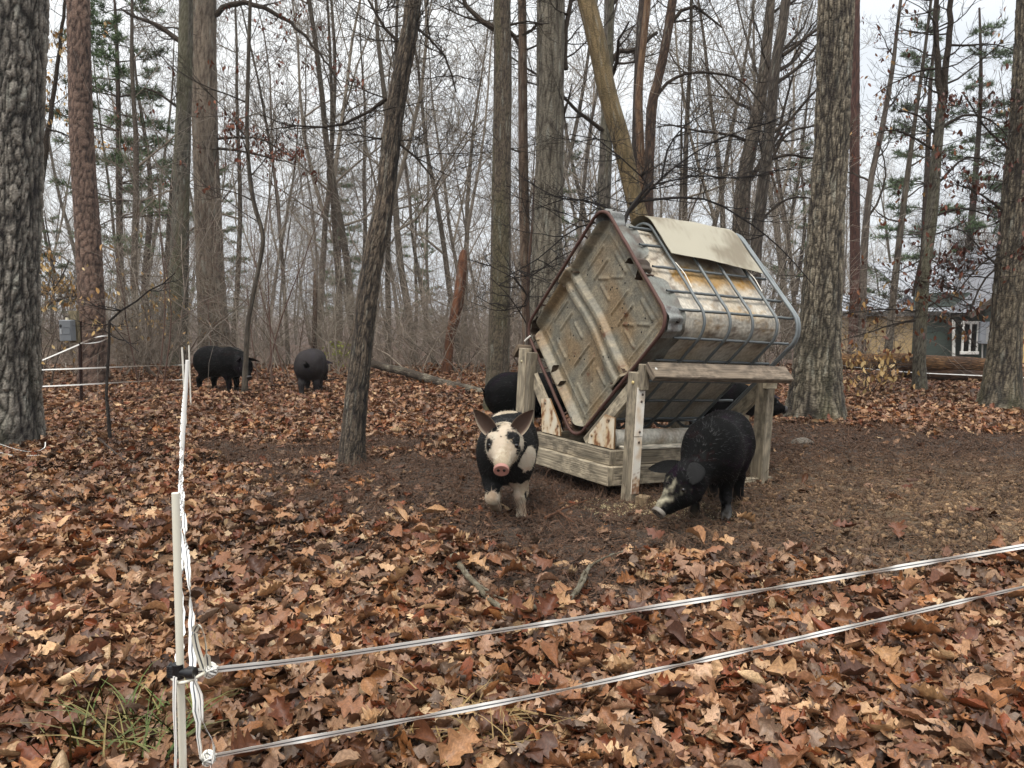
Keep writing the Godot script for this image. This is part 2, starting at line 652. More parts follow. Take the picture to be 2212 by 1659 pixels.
# A tree seen in the photograph: rows of [x, y, width] in picture pixels from the top down to the foot, at distance d
func seen_tree(called: String, label: String, cat: String, rows: Array, d: float, o := {}) -> Node3D:
	var pts: Array = []
	var rr: Array = []
	for row in rows:
		pts.append(px(row[0], row[1], d))
		rr.append(row[2] * 0.5 * d / F)
	pts.reverse()
	rr.reverse()
	var foot: Vector3 = pts[0]
	foot.y = minf(gy(foot.x, foot.z), foot.y) - 0.08
	if foot.distance_to(pts[0]) > 0.3:
		pts.push_front(foot)
		rr.push_front(rr[0] * 1.05)
	else:
		pts[0] = foot
	# on upwards out of the picture
	var top: Vector3 = pts[pts.size() - 1]
	var dir: Vector3 = (top - pts[pts.size() - 2]).normalized()
	var ext: float = o.get("extend", 4.0)
	if ext > 0:
		for k in 3:
			dir = (dir + rv() * 0.05).normalized()
			top += dir * ext / 3.0
			pts.append(top)
			rr.append(rr[rr.size() - 1] * 0.82)
	var ds: float = o.get("ds", 0.05)
	var cent := PackedVector3Array()
	var rad := PackedFloat32Array()
	for k in pts.size() - 1:
		var cnt := maxi(1, int(pts[k].distance_to(pts[k + 1]) / ds))
		for j in cnt:
			var f := float(j) / cnt
			cent.append(pts[k].cubic_interpolate(pts[k + 1], pts[maxi(k - 1, 0)], pts[mini(k + 2, pts.size() - 1)], f))
			rad.append(lerpf(rr[k], rr[k + 1], f))
	cent.append(pts[pts.size() - 1])
	rad.append(rr[rr.size() - 1])
	var root: Node3D = thing(called, label, cat, foot, 0.0, o.get("group", ""))
	for k in cent.size():
		cent[k] -= foot
	var tone: Color = o.get("tone", s8(120, 112, 102))
	var dark: Color = o.get("dark", s8(58, 52, 46))
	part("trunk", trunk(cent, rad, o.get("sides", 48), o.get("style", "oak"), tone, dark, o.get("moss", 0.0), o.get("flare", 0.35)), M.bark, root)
	var bc: Color = o.get("twig", s8(92, 80, 68))
	var bm: Material = M.far_bark if d < 25 else M.twig
	var tips := []
	var g: Dictionary = o.get("grow", {})
	if o.get("leafy", 0.0) > 0.0:
		g.leaves = tips
	if o.get("branches", 0) > 0:
		var n: int = o.branches
		var f0: float = o.get("from", 0.3)
		for k in n:
			var mb := MB.new()
			var a0 := int((cent.size() - 1) * lerpf(f0, 1.0, float(k) / n))
			var a1 := int((cent.size() - 1) * lerpf(f0, 1.0, float(k + 1) / n)) + 1
			crown_on(mb, cent.slice(a0, a1 + 1), rad.slice(a0, a1 + 1), 0.0, 1, o.get("length", 2.0) * (1.15 - 0.5 * k / n), o.get("lvl", 2), bc, g)
			part("branch", mb.commit(), bm, root)
	for l in o.get("limbs", []):      # limbs traced in the picture: rows of [x, y, width, distance]
		var lp: Array = []
		for row in l:
			lp.append(px(row[0], row[1], row[3] if row.size() > 3 else d) - foot)
		var mb := MB.new()
		var w0: float = l[0][2] * 0.5 * d / F
		var w1: float = l[l.size() - 1][2] * 0.5 * d / F
		var c := curve(lp, 0.12)
		for k in range(1, c.size() - 1):
			c[k] += rv() * w0 * 0.35
		mb.tube(c, taper(c.size(), w0, maxf(w1, 0.0025)), 8 if w0 > 0.02 else 5, bc, 2.0)
		var lg: Dictionary = g.duplicate()
		lg.merge({"flat": 1})
		crown_on(mb, c, taper(c.size(), w0, maxf(w1, 0.004)), 0.15, o.get("limb_twigs", 7), o.get("limb_length", 0.8), o.get("limb_lvl", 2), bc, lg)
		part("limb", mb.commit(), bm, root)
	if tips.size():
		part("dead_leaves", hanging_leaves(tips, o.leafy, 0.75 * o.get("leaf_size", 0.09), o.get("leaf_cols", [s8(120, 62, 40), s8(142, 84, 56), s8(98, 54, 38)])), M.leaf, root)
	return root


# A bare tree of the far wood, standing at the origin
func far_tree(h: float, r: float, lean: float, col: Color, fork: bool) -> Array:
	var cent := PackedVector3Array()
	var rad := PackedFloat32Array()
	var p := Vector3(0, -0.4, 0)
	var d := Vector3(rng.randf_range(-lean, lean), 1, rng.randf_range(-lean, lean)).normalized()
	for k in 15:
		cent.append(p)
		rad.append(r * pow(1.0 - k / 14.6, 0.75) * (1.0 + 0.3 * exp(-k * 1.5)))
		d = (d + rv() * 0.075 + Vector3.UP * 0.03).normalized()
		p += d * h / 14.0
	var mt := MB.new()
	mt.tube(cent, rad, 8, col, 1.0, false, 2.0)
	var mb := MB.new()
	crown_on(mb, cent, rad, 0.3, 11, h * 0.32, 3, col * 0.9, {"kids": 5, "wander": 0.26, "up": 0.1, "rmin": 0.004})
	if fork:
		grow(mb, cent[5], Vector3(rng.randf_range(-0.5, 0.5), 1, rng.randf_range(-0.5, 0.5)), rad[5] * 0.8, h * 0.55, 3, col, {"kids": 5, "wander": 0.15, "rmin": 0.005})
	return [mt.commit(), mb.commit()]


# thin stems of undergrowth from one foot
func brush_mesh(h: float, stems: int, col: Color) -> ArrayMesh:
	var mb := MB.new()
	for k in stems:
		var p := Vector3(rng.randf_range(-0.35, 0.35), -0.1, rng.randf_range(-0.35, 0.35))
		grow(mb, p, Vector3(rng.randf_range(-0.6, 0.6), 1, rng.randf_range(-0.6, 0.6)), rng.randf_range(0.006, 0.016), h * rng.randf_range(0.6, 1.1), 2, col * rng.randf_range(0.8, 1.2), {"kids": 6, "wander": 0.3, "up": 0.04, "rmin": 0.0024, "from": 0.2})
	return mb.commit()


# needle tufts along drooping boughs
func pine_crown(mb: MB, nd: MB, cent: PackedVector3Array, from: float, cnt: int, length: float, tone: Color, bark: Color) -> void:
	for k in cnt:
		var f := lerpf(from, 1.0, (k + rng.randf()) / cnt)
		var ai := clampi(int(f * (cent.size() - 1)), 0, cent.size() - 2)
		var a := rng.randf() * TAU
		var dir := Vector3(cos(a), rng.randf_range(-0.05, 0.4), sin(a)).normalized()
		var l := length * rng.randf_range(0.5, 1.1) * (1.25 - f * 0.85)
		var pts := PackedVector3Array()
		var p := cent[ai]
		for j in 6:
			pts.append(p)
			dir = (dir + rv() * 0.14 + Vector3(0, -0.05 if j < 3 else 0.07, 0)).normalized()
			p += dir * l / 5.0
		mb.tube(pts, taper(6, 0.02 * l / 2.0 + 0.006, 0.004), 4, bark)
		for j in int(13 * l) + 5:
			var g := rng.randf_range(0.35, 1.0)
			var qi := mini(int(g * 5.0), 4)
			var q := pts[qi].lerp(pts[qi + 1], g * 5.0 - qi)
			var side := dir.cross(Vector3.UP).normalized() * rng.randf_range(-1, 1)
			var o := q + side * l * 0.28 * (1.15 - g) + Vector3(0, rng.randf_range(-0.05, 0.08), 0)
			mb.tube(PackedVector3Array([q, o]), taper(2, 0.006, 0.004), 3, bark)
			var c := tone * rng.randf_range(0.65, 1.35)
			for e in 14:
				var dd := (side * 1.2 + dir * 0.5 + rv() * 1.1 + Vector3(0, 0.25, 0)).normalized()
				var s := dd.cross(rv()).normalized() * 0.010
				var ll := rng.randf_range(0.12, 0.24)
				var b := nd.v.size()
				var nn := (dd.cross(s).normalized() + Vector3.UP * 0.3).normalized()
				nd.vert(o - s, nn, Vector2.ZERO, c)
				nd.vert(o + s, nn, Vector2.ONE, c)
				nd.vert(o + dd * ll, nn, Vector2.ONE, c)
				nd.tri(b, b + 1, b + 2)


# ---------------------------------------------------------------- leaf litter
func leaf_mesh(kind: int) -> ArrayMesh:      # length about 1 along x, stalk at -0.12
	var mb := MB.new()
	var n := 17
	var bow := rng.randf_range(-1.5, 1.6)
	var cup := rng.randf_range(-0.6, 1.3)
	var twist := rng.randf_range(-1.2, 1.2)
	var crk := rng.randf_range(0.01, 0.035)
	var w0 := rng.randf_range(0.24, 0.34)
	var ph := rng.randf_range(-0.4, 0.4)
	var prof := []
	for k in n:
		var t := float(k) / (n - 1)
		var w := 0.0
		if kind == 1:         # beech and hickory: a plain oval
			w = w0 * 0.8 * sin(PI * pow(t, 0.85))
		else:                 # oak with rounded lobes; kind 2 has deeper ones
			var env := w0 * 1.2 * pow(maxf(sin(PI * pow(t, 0.75) * 0.95 + 0.05), 0.0), 0.8)
			var lobe := 0.5 + 0.5 * cos(TAU * (t * 3.6 + ph))
			w = env * lerpf(0.46 if kind == 0 else 0.26, 1.0, pow(lobe, 0.8))
		if k == n - 1:
			w = 0.015
		prof.append(w)
	var cols := [-1.0, -0.55, 0.0, 0.55, 1.0]
	var grid := []
	for k in n:
		var t := float(k) / (n - 1)
		var row := []
		for j in 5:
			var s: float = cols[j]
			var w: float = prof[k] * rng.randf_range(0.94, 1.06)
			var lob: float = 0.10 * s * s * prof[k]
			var y := cup * s * s * w * 0.9 + 0.05 * absf(s) * 0.5 + crk * rng.randf_range(-1, 1) * (0.4 + absf(s)) + twist * (t - 0.5) * s * w
			var x := t + lob
			var a := bow * (x - 0.5)      # bend along the length
			var rr := 1.0 / bow if absf(bow) > 0.05 else 20.0
			var a2 := (x - 0.5) / rr
			row.append(Vector3(sin(a2) * (rr - y), rr - cos(a2) * (rr - y), s * w))
		grid.append(row)
	for k in n:
		for j in 5:
			var vein := 0.92 if j == 2 else rng.randf_range(0.86, 1.08)
			mb.vert(grid[k][j], Vector3.UP, Vector2(float(k) / n, j / 4.0), Color(vein, vein * rng.randf_range(0.97, 1.0), vein * rng.randf_range(0.93, 1.0)))
	for k in n - 1:
		for j in 4:
			var q := k * 5 + j
			mb.quad(q, q + 1, q + 6, q + 5)
	mb.smooth()
	var st: Vector3 = grid[0][2]
	mb.tube(PackedVector3Array([st, st + Vector3(-0.08, 0.03, 0.01), st + Vector3(-0.17, 0.03, 0.03)]), taper(3, 0.008, 0.005), 3, Color(0.7, 0.6, 0.5))
	return mb.commit()


func mm_of(mesh: Mesh, buf: PackedFloat32Array) -> MultiMesh:
	var m := MultiMesh.new()
	m.transform_format = MultiMesh.TRANSFORM_3D
	m.use_colors = true
	m.mesh = mesh
	m.instance_count = buf.size() / 16
	m.buffer = buf
	return m


func push(buf: PackedFloat32Array, b: Basis, o: Vector3, c: Color) -> void:
	buf.append_array(PackedFloat32Array([b.x.x, b.y.x, b.z.x, o.x, b.x.y, b.y.y, b.z.y, o.y, b.x.z, b.y.z, b.z.z, o.z, c.r, c.g, c.b, 1.0]))


func leaf_color(x: float, z: float) -> Color:
	var pal := [s8(168, 126, 92), s8(140, 96, 66), s8(108, 70, 48), s8(192, 152, 112), s8(122, 98, 80), s8(158, 104, 62), s8(124, 66, 38), s8(206, 172, 132), s8(80, 56, 42), s8(150, 112, 86), s8(178, 142, 112)]
	var wts := [14, 16, 16, 8, 10, 9, 8, 4, 10, 12, 8]
	var k := rng.randi() % 115
	var j := 0
	while k >= wts[j]:
		k -= wts[j]
		j += 1
	var c: Color = pal[j] * Color(1.06, 1.10, 1.14)
	return c * (rng.randf_range(0.8, 1.15) * (1.0 + 0.35 * nz_big.get_noise_2d(x * 60.0, z * 60.0)))


func litter() -> void:
	for k in 14:
		leaf_meshes.append(leaf_mesh([0, 0, 1, 0, 2, 0, 1, 2, 0, 0, 1, 2, 0, 0][k]))
	var bufs := []
	for k in 14:
		bufs.append(PackedFloat32Array())
	# [near, far, leaves per square metre, size]
	for band in [[0.9, 2.6, 3000, 1.0], [2.6, 4.5, 2400, 1.0], [4.5, 8.0, 1600, 1.0], [8.0, 14.0, 800, 1.05], [14.0, 24.0, 190, 1.3]]:
		var a: float = band[0]
		var b: float = band[1]
		var half := 0.74
		var area := half * (b * b - a * a) + 2.4 * (b - a)
		for q in int(area * band[2]):
			var d := sqrt(rng.randf_range(a * a, b * b))
			var x := rng.randf_range(-1, 1) * (half * d + 1.2)
			var z := -d
			var so := soil(x, z)
			if rng.randf() < so * 1.02 - 0.07:
				continue
			var sz: float = 0.072 * rng.randf_range(0.62, 1.4) * band[3]
			if rng.randf() < 0.25 + 0.5 * so:
				sz *= rng.randf_range(0.25, 0.6) * (1.0 - 0.35 * so)
			var lay := rng.randf()
			var tilt := pow(rng.randf(), 1.6) * 1.0
			var ax := rng.randf() * TAU
			var bs := Basis(Vector3(cos(ax), 0, sin(ax)), tilt) * Basis(Vector3.UP, rng.randf() * TAU)
			if rng.randf() < 0.4:
				bs = bs * Basis(Vector3.RIGHT, PI)
			var thick := 0.05 * (1.0 - so) * (0.75 + 0.9 * maxf(0.0, nz_big.get_noise_2d(x * 70.0 + 9.0, z * 70.0)))
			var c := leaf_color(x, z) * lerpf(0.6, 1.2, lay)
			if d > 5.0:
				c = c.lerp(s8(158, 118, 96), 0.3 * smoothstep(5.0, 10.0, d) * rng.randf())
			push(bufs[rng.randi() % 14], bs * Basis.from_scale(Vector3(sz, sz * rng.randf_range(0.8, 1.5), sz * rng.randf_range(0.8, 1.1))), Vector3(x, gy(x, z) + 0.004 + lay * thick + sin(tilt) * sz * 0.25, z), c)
	var root := Node3D.new()
	root.name = "leaf_litter"
	add_child(root)
	tag(root, "brown oak leaf litter covering the floor of the wood", "leaf litter", "", "stuff")
	for k in 14:
		stuff("fallen_leaves", mm_of(leaf_meshes[k], bufs[k]), M.leaf, root)


# rootlets, twig scraps and leaf crumbs on the bare earth
func debris() -> void:
	var root := Node3D.new()
	root.name = "forest_debris"
	add_child(root)
	tag(root, "dark rootlets, twig scraps and crumbs on the rooted-up earth", "debris", "", "stuff")
	var twigs := []
	for k in 6:
		var mb := MB.new()
		var p := Vector3(-0.5, 0, 0)
		var d := Vector3(1, 0.1, 0)
		var pts := PackedVector3Array()
		for j in 7:
			pts.append(p)
			d = (d + rv() * 0.5).normalized()
			p += d * 0.17 * Vector3(1, 0.45, 1)
		mb.tube(pts, taper(7, 0.012, 0.006), 3, Color.WHITE)
		twigs.append(mb.commit())
	var bufs := []
	for k in 8:
		bufs.append(PackedFloat32Array())
	var crumb := []
	for k in 2:
		var mb := MB.new()
		mb.ball(Vector3.ZERO, Vector3(1, 0.45, 0.8), Basis(), 3, Color.WHITE)
		for j in mb.v.size():
			mb.v[j] += rv() * 0.12
		mb.smooth()
		crumb.append(mb.commit())
	for q in 240000:
		var d := 1.2 + 8.0 * pow(rng.randf(), 0.75)
		var x := rng.randf_range(-1, 1) * (0.74 * d + 1.0)
		var z := -d
		var so := soil(x, z)
		if rng.randf() > so + 0.06:
			continue
		var y := gy(x, z)
		var pale := clampf((x - 0.3) * 0.5, 0.0, 1.0) * clampf((6.2 - d) * 0.5, 0.0, 1.0)
		if rng.randf() < 0.5 - 0.2 * pale:
			var c := s8(88, 64, 48).lerp(s8(132, 106, 78), pale * rng.randf() * 0.7) * rng.randf_range(0.4, 1.6)
			var l := rng.randf_range(0.03, 0.15)
			var bs := Basis(Vector3.UP, rng.randf() * TAU) * Basis(Vector3.RIGHT, rng.randf() * TAU) * Basis(Vector3.BACK, rng.randf_range(-0.25, 0.25))
			push(bufs[rng.randi() % 6], bs * Basis.from_scale(Vector3(l, 0.17, 0.17)), Vector3(x, y + 0.004 + rng.randf() * 0.014, z), c)
		else:
			var c := s8(70, 53, 40).lerp(s8(132, 106, 76), pale * rng.randf()) * rng.randf_range(0.6, 1.5)
			var l := 0.003 + 0.022 * pow(rng.randf(), 3.0)
			if rng.randf() < 0.01:
				c = s8(186, 168, 138)
				l = rng.randf_range(0.002, 0.006)
			push(bufs[6 + rng.randi() % 2], Basis.from_euler(rv() * 3.0) * Basis.from_scale(Vector3.ONE * l), Vector3(x, y + l * 0.3, z), c)
	for k in 6:
		stuff("twig_scraps", mm_of(twigs[k], bufs[k]), M.twig, root)
	for k in 2:
		stuff("soil_crumbs", mm_of(crumb[k], bufs[6 + k]), M.twig, root)


# ---------------------------------------------------------------- animals
# One continuous skin: tapered capsules and ellipsoids joined by a smooth minimum, meshed as surface nets.
# capsule: [a, b, ra, rb, k]   ellipsoid: [centre, radii, Basis, k]
func skin(mb: MB, prims: Array, cell: float, paint: Callable) -> void:
	var lo := Vector3.ONE * 1e9
	var hi := -lo
	for p in prims:
		if p.size() == 5:
			var r := Vector3.ONE * maxf(p[2], p[3])
			lo = lo.min(p[0] - r).min(p[1] - r)
			hi = hi.max(p[0] + r).max(p[1] + r)
		else:
			var r: float = maxf(p[1].x, maxf(p[1].y, p[1].z))
			lo = lo.min(p[0] - Vector3.ONE * r)
			hi = hi.max(p[0] + Vector3.ONE * r)
	lo -= Vector3.ONE * cell * 3.0
	hi += Vector3.ONE * cell * 3.0
	var nx := int((hi.x - lo.x) / cell) + 2
	var ny := int((hi.y - lo.y) / cell) + 2
	var nz := int((hi.z - lo.z) / cell) + 2
	var sx := 1
	var sy := nx
	var sz := nx * ny
	var f := PackedFloat32Array()
	f.resize(nx * ny * nz)
	f.fill(1.0)
	for p in prims:
		var cap: bool = p.size() == 5
		var a: Vector3 = p[0]
		var b: Vector3 = p[1]
		var ra := 0.0
		var rb := 0.0
		var k := 0.0
		var inv := Basis()
		var plo: Vector3
		var phi: Vector3
		if cap:
			ra = p[2]
			rb = p[3]
			k = p[4]
			var r := Vector3.ONE * (maxf(ra, rb) + k + cell)
			plo = a.min(b) - r
			phi = a.max(b) + r
		else:
			inv = (p[2] as Basis).inverse()
			k = p[3]
			var r: float = maxf(b.x, maxf(b.y, b.z)) + k + cell
			plo = a - Vector3.ONE * r
			phi = a + Vector3.ONE * r
		var ba := b - a
		var bb := maxf(ba.length_squared(), 1e-9)
		var i0 := maxi(0, int((plo.x - lo.x) / cell))
		var i1 := mini(nx - 1, int((phi.x - lo.x) / cell) + 1)
		var j0 := maxi(0, int((plo.y - lo.y) / cell))
		var j1 := mini(ny - 1, int((phi.y - lo.y) / cell) + 1)
		var k0 := maxi(0, int((plo.z - lo.z) / cell))
		var k1 := mini(nz - 1, int((phi.z - lo.z) / cell) + 1)
		var b2 := b * b
		for z in range(k0, k1 + 1):
			for y in range(j0, j1 + 1):
				var idx := z * sz + y * sy + i0
				var q := Vector3(lo.x + i0 * cell, lo.y + y * cell, lo.z + z * cell) - a
				for x in range(i0, i1 + 1):
					var d := 0.0
					if cap:
						var t := clampf(q.dot(ba) / bb, 0.0, 1.0)
						d = (q - ba * t).length() - (ra + (rb - ra) * t)
					else:
						var l := inv * q
						var l0 := (l / b).length()
						d = l0 * (l0 - 1.0) / maxf((l / b2).length(), 1e-6)
					var o := f[idx]
					var h := k - absf(o - d)
					if h > 0.0:
						f[idx] = minf(o, d) - h * h * 0.25 / k
					elif d < o:
						f[idx] = d
					idx += 1
					q.x += cell
	var at := PackedInt32Array()
	at.resize(nx * ny * nz)
	at.fill(-1)
	var first := mb.v.size()
	var corner := PackedInt32Array([0, sx, sy, sx + sy, sz, sx + sz, sy + sz, sx + sy + sz])
	var edges := [[0, 1], [2, 3], [4, 5], [6, 7], [0, 2], [1, 3], [4, 6], [5, 7], [0, 4], [1, 5], [2, 6], [3, 7]]
	for z in nz - 1:
		for y in ny - 1:
			var idx := z * sz + y * sy
			for x in nx - 1:
				var m := 0
				if f[idx] < 0.0: m += 1
				if f[idx + sx] < 0.0: m += 1
				if f[idx + sy] < 0.0: m += 1
				if f[idx + corner[3]] < 0.0: m += 1
				if f[idx + sz] < 0.0: m += 1
				if f[idx + corner[5]] < 0.0: m += 1
				if f[idx + corner[6]] < 0.0: m += 1
				if f[idx + corner[7]] < 0.0: m += 1
				if m > 0 and m < 8:
					var sum := Vector3.ZERO
					var cnt := 0
					for e in edges:
						var fa := f[idx + corner[e[0]]]
						var fb := f[idx + corner[e[1]]]
						if (fa < 0.0) != (fb < 0.0):
							var t := fa / (fa - fb)
							var ca := Vector3(e[0] & 1, (e[0] >> 1) & 1, e[0] >> 2)
							var cb := Vector3(e[1] & 1, (e[1] >> 1) & 1, e[1] >> 2)
							sum += ca.lerp(cb, t)
							cnt += 1
					at[idx] = mb.vert(lo + (Vector3(x, y, z) + sum / cnt) * cell, Vector3.UP, Vector2.ZERO, Color.WHITE)
				idx += 1
	for z in range(1, nz - 1):
		for y in range(1, ny - 1):
			var idx := z * sz + y * sy + 1
			for x in range(1, nx - 1):
				var inside := f[idx] < 0.0
				if inside != (f[idx + sx] < 0.0):
					var q := [at[idx - sy - sz], at[idx - sz], at[idx], at[idx - sy]]
					if inside: mb.quad(q[0], q[1], q[2], q[3])
					else: mb.quad(q[3], q[2], q[1], q[0])
				if inside != (f[idx + sy] < 0.0):
					var q := [at[idx - sx - sz], at[idx - sx], at[idx], at[idx - sz]]
					if inside: mb.quad(q[0], q[1], q[2], q[3])
					else: mb.quad(q[3], q[2], q[1], q[0])
				if inside != (f[idx + sz] < 0.0):
					var q := [at[idx - sx - sy], at[idx - sy], at[idx], at[idx - sx]]
					if inside: mb.quad(q[0], q[1], q[2], q[3])
					else: mb.quad(q[3], q[2], q[1], q[0])
				idx += 1
	mb.smooth(first)
	for v in range(first, mb.v.size()):
		mb.c[v] = paint.call(mb.v[v], mb.n[v])


# a thin cupped ear: base, direction and length of the middle line, half width across, bend of the tip
func ear(mb: MB, base: Vector3, dir: Vector3, across: Vector3, bend: Vector3, cup: float, outer: Color, inner: Color, rim: Color, tip := 2.6) -> void:
	var nt := 9
	var ns := 8
	var front := dir.cross(across).normalized()
	for face in [1.0, -1.0]:
		var b := mb.v.size()
		for k in nt + 1:
			var t := float(k) / nt
			var w := (0.62 + 0.75 * t - 0.35 * t * t) * pow(maxf(1.0 - pow(t, tip), 0.0), 0.75 if tip > 2.0 else 0.95) if t < 1.0 else 0.0
			for j in ns + 1:
				var s := 2.0 * j / ns - 1.0
				var p := base + dir * t + across * s * w + bend * t * t + front * cup * s * s * (1.0 - 0.55 * t) * (0.4 + 0.6 * w)
				p += front * face * 0.0035 * (1.0 - s * s) * (1.0 - t * t)
				var col := inner if face > 0 else outer
				mb.vert(p, front * face, Vector2(s, t), col.lerp(rim, smoothstep(0.72, 1.0, absf(s)) * 0.8))
		for k in nt:
			for j in ns:
				var q := b + k * (ns + 1) + j
				if face > 0:
					mb.quad(q, q + ns + 1, q + ns + 2, q + 1)
				else:
					mb.quad(q, q + 1, q + ns + 2, q + ns + 1)
		mb.smooth(b)


# x forward, y up, z to the animal's right
func pig_prims(o: Dictionary) -> Array:
	var head: Vector3 = o.head
	var snout: Vector3 = o.snout
	var neck := Vector3(0.17, 0.375, 0)
	var hd := (snout - head).normalized()
	var right := hd.cross(Vector3.UP).normalized()
	var hu := right.cross(hd)
	var fat: float = o.get("fat", 1.0)
	var bb := Basis(Vector3.FORWARD, 0.06)
	var hs: float = o.get("head_size", 1.0)
	var pr := [
		[Vector3(-0.05, 0.365, 0), Vector3(0.30, 0.135, 0.122 * fat), Basis(), 0.10],
		[Vector3(-0.20, 0.372, 0), Vector3(0.17, 0.138, 0.120 * fat), Basis(), 0.12],
		[Vector3(0.13, 0.365, 0), Vector3(0.16, 0.138, 0.112 * fat), bb, 0.12],
		[Vector3(-0.03, 0.315, 0), Vector3(0.23, 0.105, 0.106 * fat), Basis(), 0.10],
		[neck, head - hd * 0.05 - hu * 0.015, 0.115, 0.084 * hs, 0.09],
		[head, Vector3(0.105, 0.083, 0.083) * hs, Basis(hd, hu, right), 0.05],
		[head - hu * 0.035 + hd * 0.01, Vector3(0.09, 0.068, 0.088) * hs, Basis(hd, hu, right), 0.04],
		[head + hd * 0.05 - hu * 0.012, snout - hd * 0.02, 0.062 * hs, 0.038, 0.05],
		[head + hd * 0.05 - hu * 0.055, snout - hd * 0.028 - hu * 0.036, 0.046 * hs, 0.026, 0.03],
		[snout - hd * 0.022, snout, 0.036, 0.035, 0.012],
	]
	for s in [-1.0, 1.0]:
		pr.append([head + hd * 0.045 + right * s * 0.052 + hu * 0.036, head + hd * 0.02 + right * s * 0.06 + hu * 0.045, 0.018, 0.022, 0.02])   # brow
		pr.append([Vector3(-0.235, 0.345, s * 0.055), Vector3(0.12, 0.135, 0.078 * fat), Basis(Vector3.FORWARD, -0.25), 0.09])
		pr.append([Vector3(0.14, 0.34, s * 0.060), Vector3(0.09, 0.12, 0.060), Basis(), 0.09])
	for leg in o.legs:      # chains of [point, radius]
		for k in leg.size() - 1:
			pr.append([leg[k][0], leg[k + 1][0], leg[k][1], leg[k + 1][1], 0.045 if k == 0 else 0.018])
		var h: Vector3 = leg[leg.size() - 1][0]
		var up: Vector3 = (leg[leg.size() - 2][0] - h).normalized()
		var fwd := (Vector3.RIGHT - up * up.dot(Vector3.RIGHT)).normalized()
		for s in [-1.0, 1.0]:      # two toes and the dew claws
			pr.append([h + Vector3(0, 0, s * 0.013), h - up * 0.026 + fwd * 0.022 + Vector3(0, 0, s * 0.013), 0.017, 0.011, 0.008])
			pr.append([h + up * 0.03 - fwd * 0.022 + Vector3(0, 0, s * 0.014), h + up * 0.012 - fwd * 0.03 + Vector3(0, 0, s * 0.015), 0.008, 0.005, 0.006])
	return pr


func stand(front_l := 0.0, front_r := 0.0, back_l := 0.0, back_r := 0.0) -> Array:      # how far each foot is set forward
	var out := []
	for q in [[-1.0, front_l], [1.0, front_r]]:
		var s: float = q[0]
		var f: float = q[1]
		out.append([[Vector3(0.14, 0.31, s * 0.066), 0.060], [Vector3(0.13 + f * 0.35, 0.21, s * 0.072), 0.041], [Vector3(0.145 + f * 0.7, 0.12, s * 0.074), 0.030], [Vector3(0.14 + f, 0.05, s * 0.08), 0.022], [Vector3(0.145 + f, 0.03, s * 0.08), 0.024]])
	for q in [[-1.0, back_l], [1.0, back_r]]:
		var s: float = q[0]
		var f: float = q[1]
		out.append([[Vector3(-0.24, 0.32, s * 0.066), 0.085], [Vector3(-0.19 + f * 0.4, 0.235, s * 0.076), 0.056], [Vector3(-0.275 + f * 0.8, 0.15, s * 0.076), 0.035], [Vector3(-0.275 + f, 0.05, s * 0.078), 0.026], [Vector3(-0.265 + f, 0.03, s * 0.078), 0.027]])
	return out


